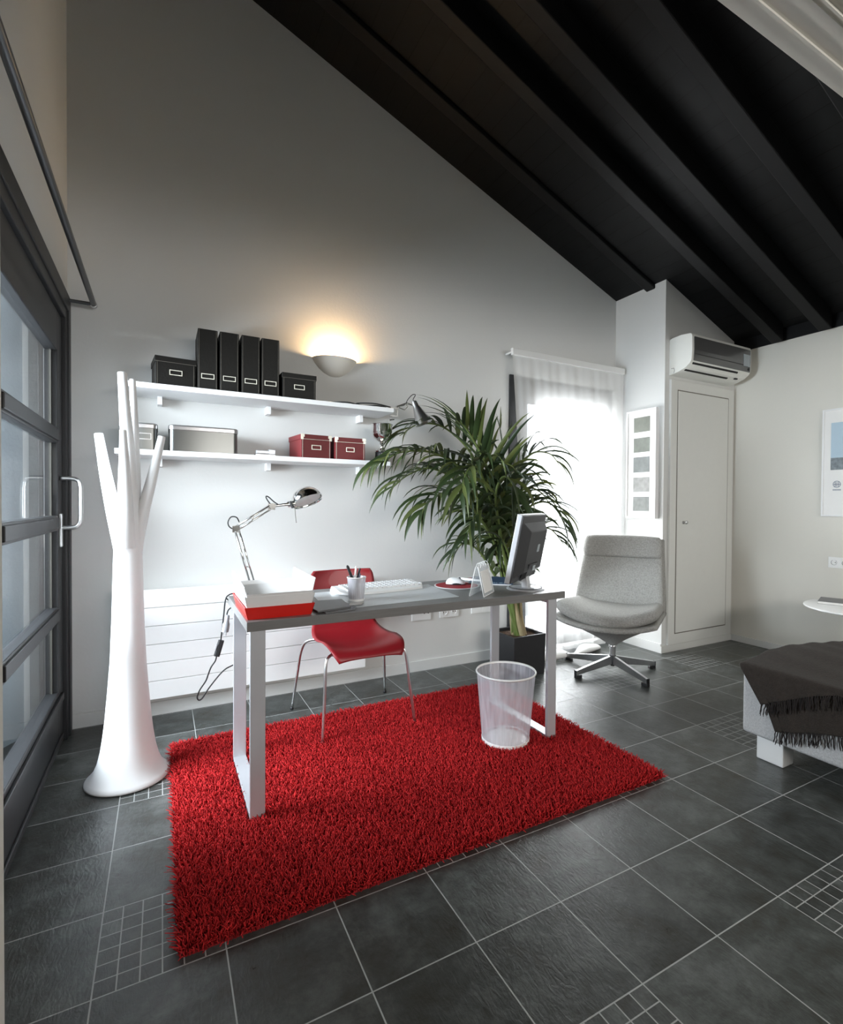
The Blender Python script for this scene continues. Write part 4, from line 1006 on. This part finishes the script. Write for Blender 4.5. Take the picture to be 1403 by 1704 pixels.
# local x along the screen (away from camera), +y towards the user, -y is the back
MB().lathe([(0, .010), (.060, .010), (.092, .006), (.098, .002), (.098, 0), (0, 0)], 56).build('foot', 'silverpl', o, smooth='auto')
MB().lathe([(.082, .0082), (.084, .0105), (.086, .0082)], 56).build('foot_ring', 'darkgrey', o, smooth=True)
m = MB().extrude([(-.026, -.022, .009), (.026, -.022, .009), (.026, .012, .009), (-.026, .012, .009)], [(-.022, -.004, .115), (.022, -.004, .115), (.022, .020, .115), (-.022, .020, .115)])
m.build('neck', 'silverpl', o, bevel=.003, merge=1e-5)
tl = math.radians(-11.0)
TM = Matrix.Translation((.0, .040, .048)) @ Matrix.Rotation(-tl, 4, 'X')
def MT(): q_ = MB(); q_.T = TM; return q_
xa, xb = -.190, .226
hd = MT().box(xa, xb, -.016, .010, 0, .348).build('screen_frame', 'silverpl', o, bevel=.003)
MT().box(xa+.016, xb-.016, .009, .0108, .018, .332).build('screen_glass', 'blkplastic', hd)
MT().box(xa+.003, xb-.003, -.024, -.0155, .004, .344).build('back_cover', 'darkgrey', hd, bevel=.004)
MT().extrude([(xa+.02, -.024, .030), (xb-.02, -.024, .030), (xb-.02, -.024, .310), (xa+.02, -.024, .310)][::-1], [(xa+.075, -.056, .060), (xb-.045, -.056, .060), (xb-.045, -.056, .268), (xa+.075, -.056, .268)][::-1]).build('rear_housing', 'darkgrey', hd, bevel=.004, merge=1e-5)
MT().extrude([(-.07, -.052, .100), (.09, -.052, .100), (.07, -.022, .000), (-.05, -.022, .000)][::-1], [(-.06, -.064, .098), (.08, -.064, .098), (.06, -.046, .02), (-.04, -.046, .02)][::-1]).build('stand_mount', 'blkplastic', hd, merge=1e-5)
MT().box(.045, .085, -.0572, -.0558, .155, .195).box(.0, .04, -.0655, -.0635, .062, .088).build('rating_label', 'sticker', hd)

# desk lamp
o = thing('desk_lamp', 'chrome articulated desk lamp with dome shade clamped behind the trays', 'lamp', (.375, 2.520, ZT))
Lp = Vector((.375, 2.520, ZT))
def V(x, z, y=2.52): return Vector((x, y, z))-Lp
m = B(-.022, .022, -.02, .056, 0, .006); m.box(-.022, .022, .057, .062, -.075, .006).box(-.022, .022, -.01, .062, -.082, -.075).tube([(0, .02, -.075), (0, .02, -.040)], .005, 10)
m.build('table_clamp', 'chrome', o, bevel=.001)
MB().tube([(0, 0, .006), (0, 0, .045)], .009, 14).build('pivot', 'chrome', o, smooth='auto')
e1 = V(.298, 1.075); e0 = V(.372, .80); e2 = V(.455, 1.178)
m = MB()
for dx_, dy_ in ((-.010, -.008), (-.010, .008), (.010, 0)):
    m.tube([e0+Vector((dx_, dy_, 0)), e1+Vector((dx_*.9, dy_, 0))], .0042, 8)
m.tube([e0.lerp(e1, .35)-Vector((.012, 0, 0)), e0.lerp(e1, .35)+Vector((.012, 0, 0))], .004, 8).build('lower_arm', 'chrome', o, smooth=True)
m = MB()
for dz_, dy_ in ((.010, -.008), (.010, .008), (-.011, 0)):
    m.tube([e1+Vector((0, dy_, dz_)), e2+Vector((0, dy_, dz_))], .0042, 8)
m.tube([e1.lerp(e2, .45)+Vector((0, 0, .012)), e1.lerp(e2, .45)-Vector((0, 0, .014))], .004, 8).build('upper_arm', 'chrome', o, smooth=True)
m = MB()
for e in (e1, e2): m.lathe([(0, -.013), (.015, -.013), (.015, .013), (0, .013)], 18, e, M_=R_); m.box(e.x-.018, e.x+.014, e.y-.006, e.y+.006, e.z-.018, e.z+.012)
m.build('joint', 'chrome', o, bevel=.001)
e3 = V(.548, 1.190)
MB().tube([e2, e2.lerp(e3, .6), e3], [.006, .007, .010], 12).tube([e3-Vector((.022, 0, .004)), e3+Vector((.012, 0, .002))], [.014, .016], 16).build('neck', 'chrome', o, smooth='auto')
MB().tube([e3+Vector((-.012, -.012, .012)), e3+Vector((.002, -.014, -.02))], .007, 10).build('wing_nut', 'blkplastic', o, smooth='auto')
axd = Vector((.26, -.42, -.90)).normalized(); c0 = V(.622, 1.204); Rm = axd.to_track_quat('Z', 'Y').to_matrix()
dm = [(.076*math.sin(a), -.076*math.cos(a)*.92) for a in [PI/2*i/12 for i in range(13)]]
MB().lathe(dm+[(.0775, .003), (.074, .001)]+[(.073*math.sin(a), -.073*math.cos(a)*.9) for a in [PI/2*i/10 for i in range(10, -1, -1)]], 40, c0, M_=Rm).build('lamp_shade', 'chrome', o, smooth='auto')
MB().lathe([(0, -.012), (.068, -.006)], 36, c0, M_=Rm).build('reflector', 'plastic', o, smooth=True)
MB().tube([e3+Vector((.014, 0, -.012)), e3+Vector((.017, 0, -.055)), e3+Vector((.020, 0, -.085))], .0018, 8).lathe([(0, -.004), (.004, 0), (0, .004)], 10, e3+Vector((.020, 0, -.088))).build('adjusting_rod', 'chrome', o, smooth='auto')
m = MB().tube(cat([e1+Vector((-.008, 0, -.006)), V(.268, 1.083), V(.262, 1.105), V(.275, 1.128), V(.298, 1.126), V(.310, 1.104)], 6), .0028, 8)
m.tube(cat([e2+Vector((-.004, 0, .005)), V(.432, 1.210), V(.428, 1.224), V(.440, 1.221), V(.463, 1.200), V(.485, 1.185)], 6), .0028, 8).build('cable_loop', 'rubber', o, smooth=True)
# cable with inline switch and plug, hanging off the back left corner
y_ = 2.605
cb = thing('power_cable', 'black lamp cable with inline switch and plug hanging off the desk corner', 'cable', (.25, y_, .74))
K = lambda x, z, y=y_: (x-.25, y-y_, z-.74)
MB().tube(cat([K(.345, .757, 2.60), K(.30, .763, 2.60), K(.275, .757), K(.260, .735), K(.252, .66), K(.243, .575), K(.240, .545)], 6), .0032, 8).build('upper_cord', 'rubber', cb, smooth=True)
MB().tube(cat([K(.222, .475), K(.216, .452), K(.198, .425), K(.185, .390), K(.176, .365), K(.150, .325), K(.140, .295), K(.147, .280), K(.162, .288), K(.19, .33), K(.235, .385), K(.262, .408), K(.29, .42), K(.33, .435)], 6), .0032, 8).build('lower_cord', 'rubber', cb, smooth=True)
mm = MB(); mm.T = Matrix.Translation(K(.232, .510)) @ Matrix.Rotation(.28, 4, 'Y'); mm.prism(rrect(.026, .022, .008), -.038, .038); mm.build('inline_switch', 'blkplastic', cb, bevel=.002)
mm = MB(); mm.T = Matrix.Translation(K(.218, .514)) @ Matrix.Rotation(.28, 4, 'Y'); mm.box(-.003, .002, -.012, .006, -.010, .016); mm.build('rocker', 'silverpl', cb)
MB().tube(cat([K(.262, .745), K(.285, .715), K(.287, .70), K(.272, .685), K(.266, .665)], 5), .003, 8).build('plug_cord', 'rubber', cb, smooth=True)
mm = MB(); mm.T = Matrix.Translation(K(.262, .612)) @ Matrix.Rotation(.16, 4, 'Y'); mm.lathe([(0, .052), (.009, .050), (.011, .02), (.0165, .01), (.0165, -.028), (0, -.028)], 16)
mm.build('plug', 'silverpl', cb, smooth='auto')
mm = MB(); mm.T = Matrix.Translation(K(.262, .612)) @ Matrix.Rotation(.16, 4, 'Y'); mm.tube([(-.007, 0, -.028), (-.007, 0, -.045)], .0022, 6).tube([(.007, 0, -.028), (.007, 0, -.045)], .0022, 6); mm.build('prong', 'steel', cb)
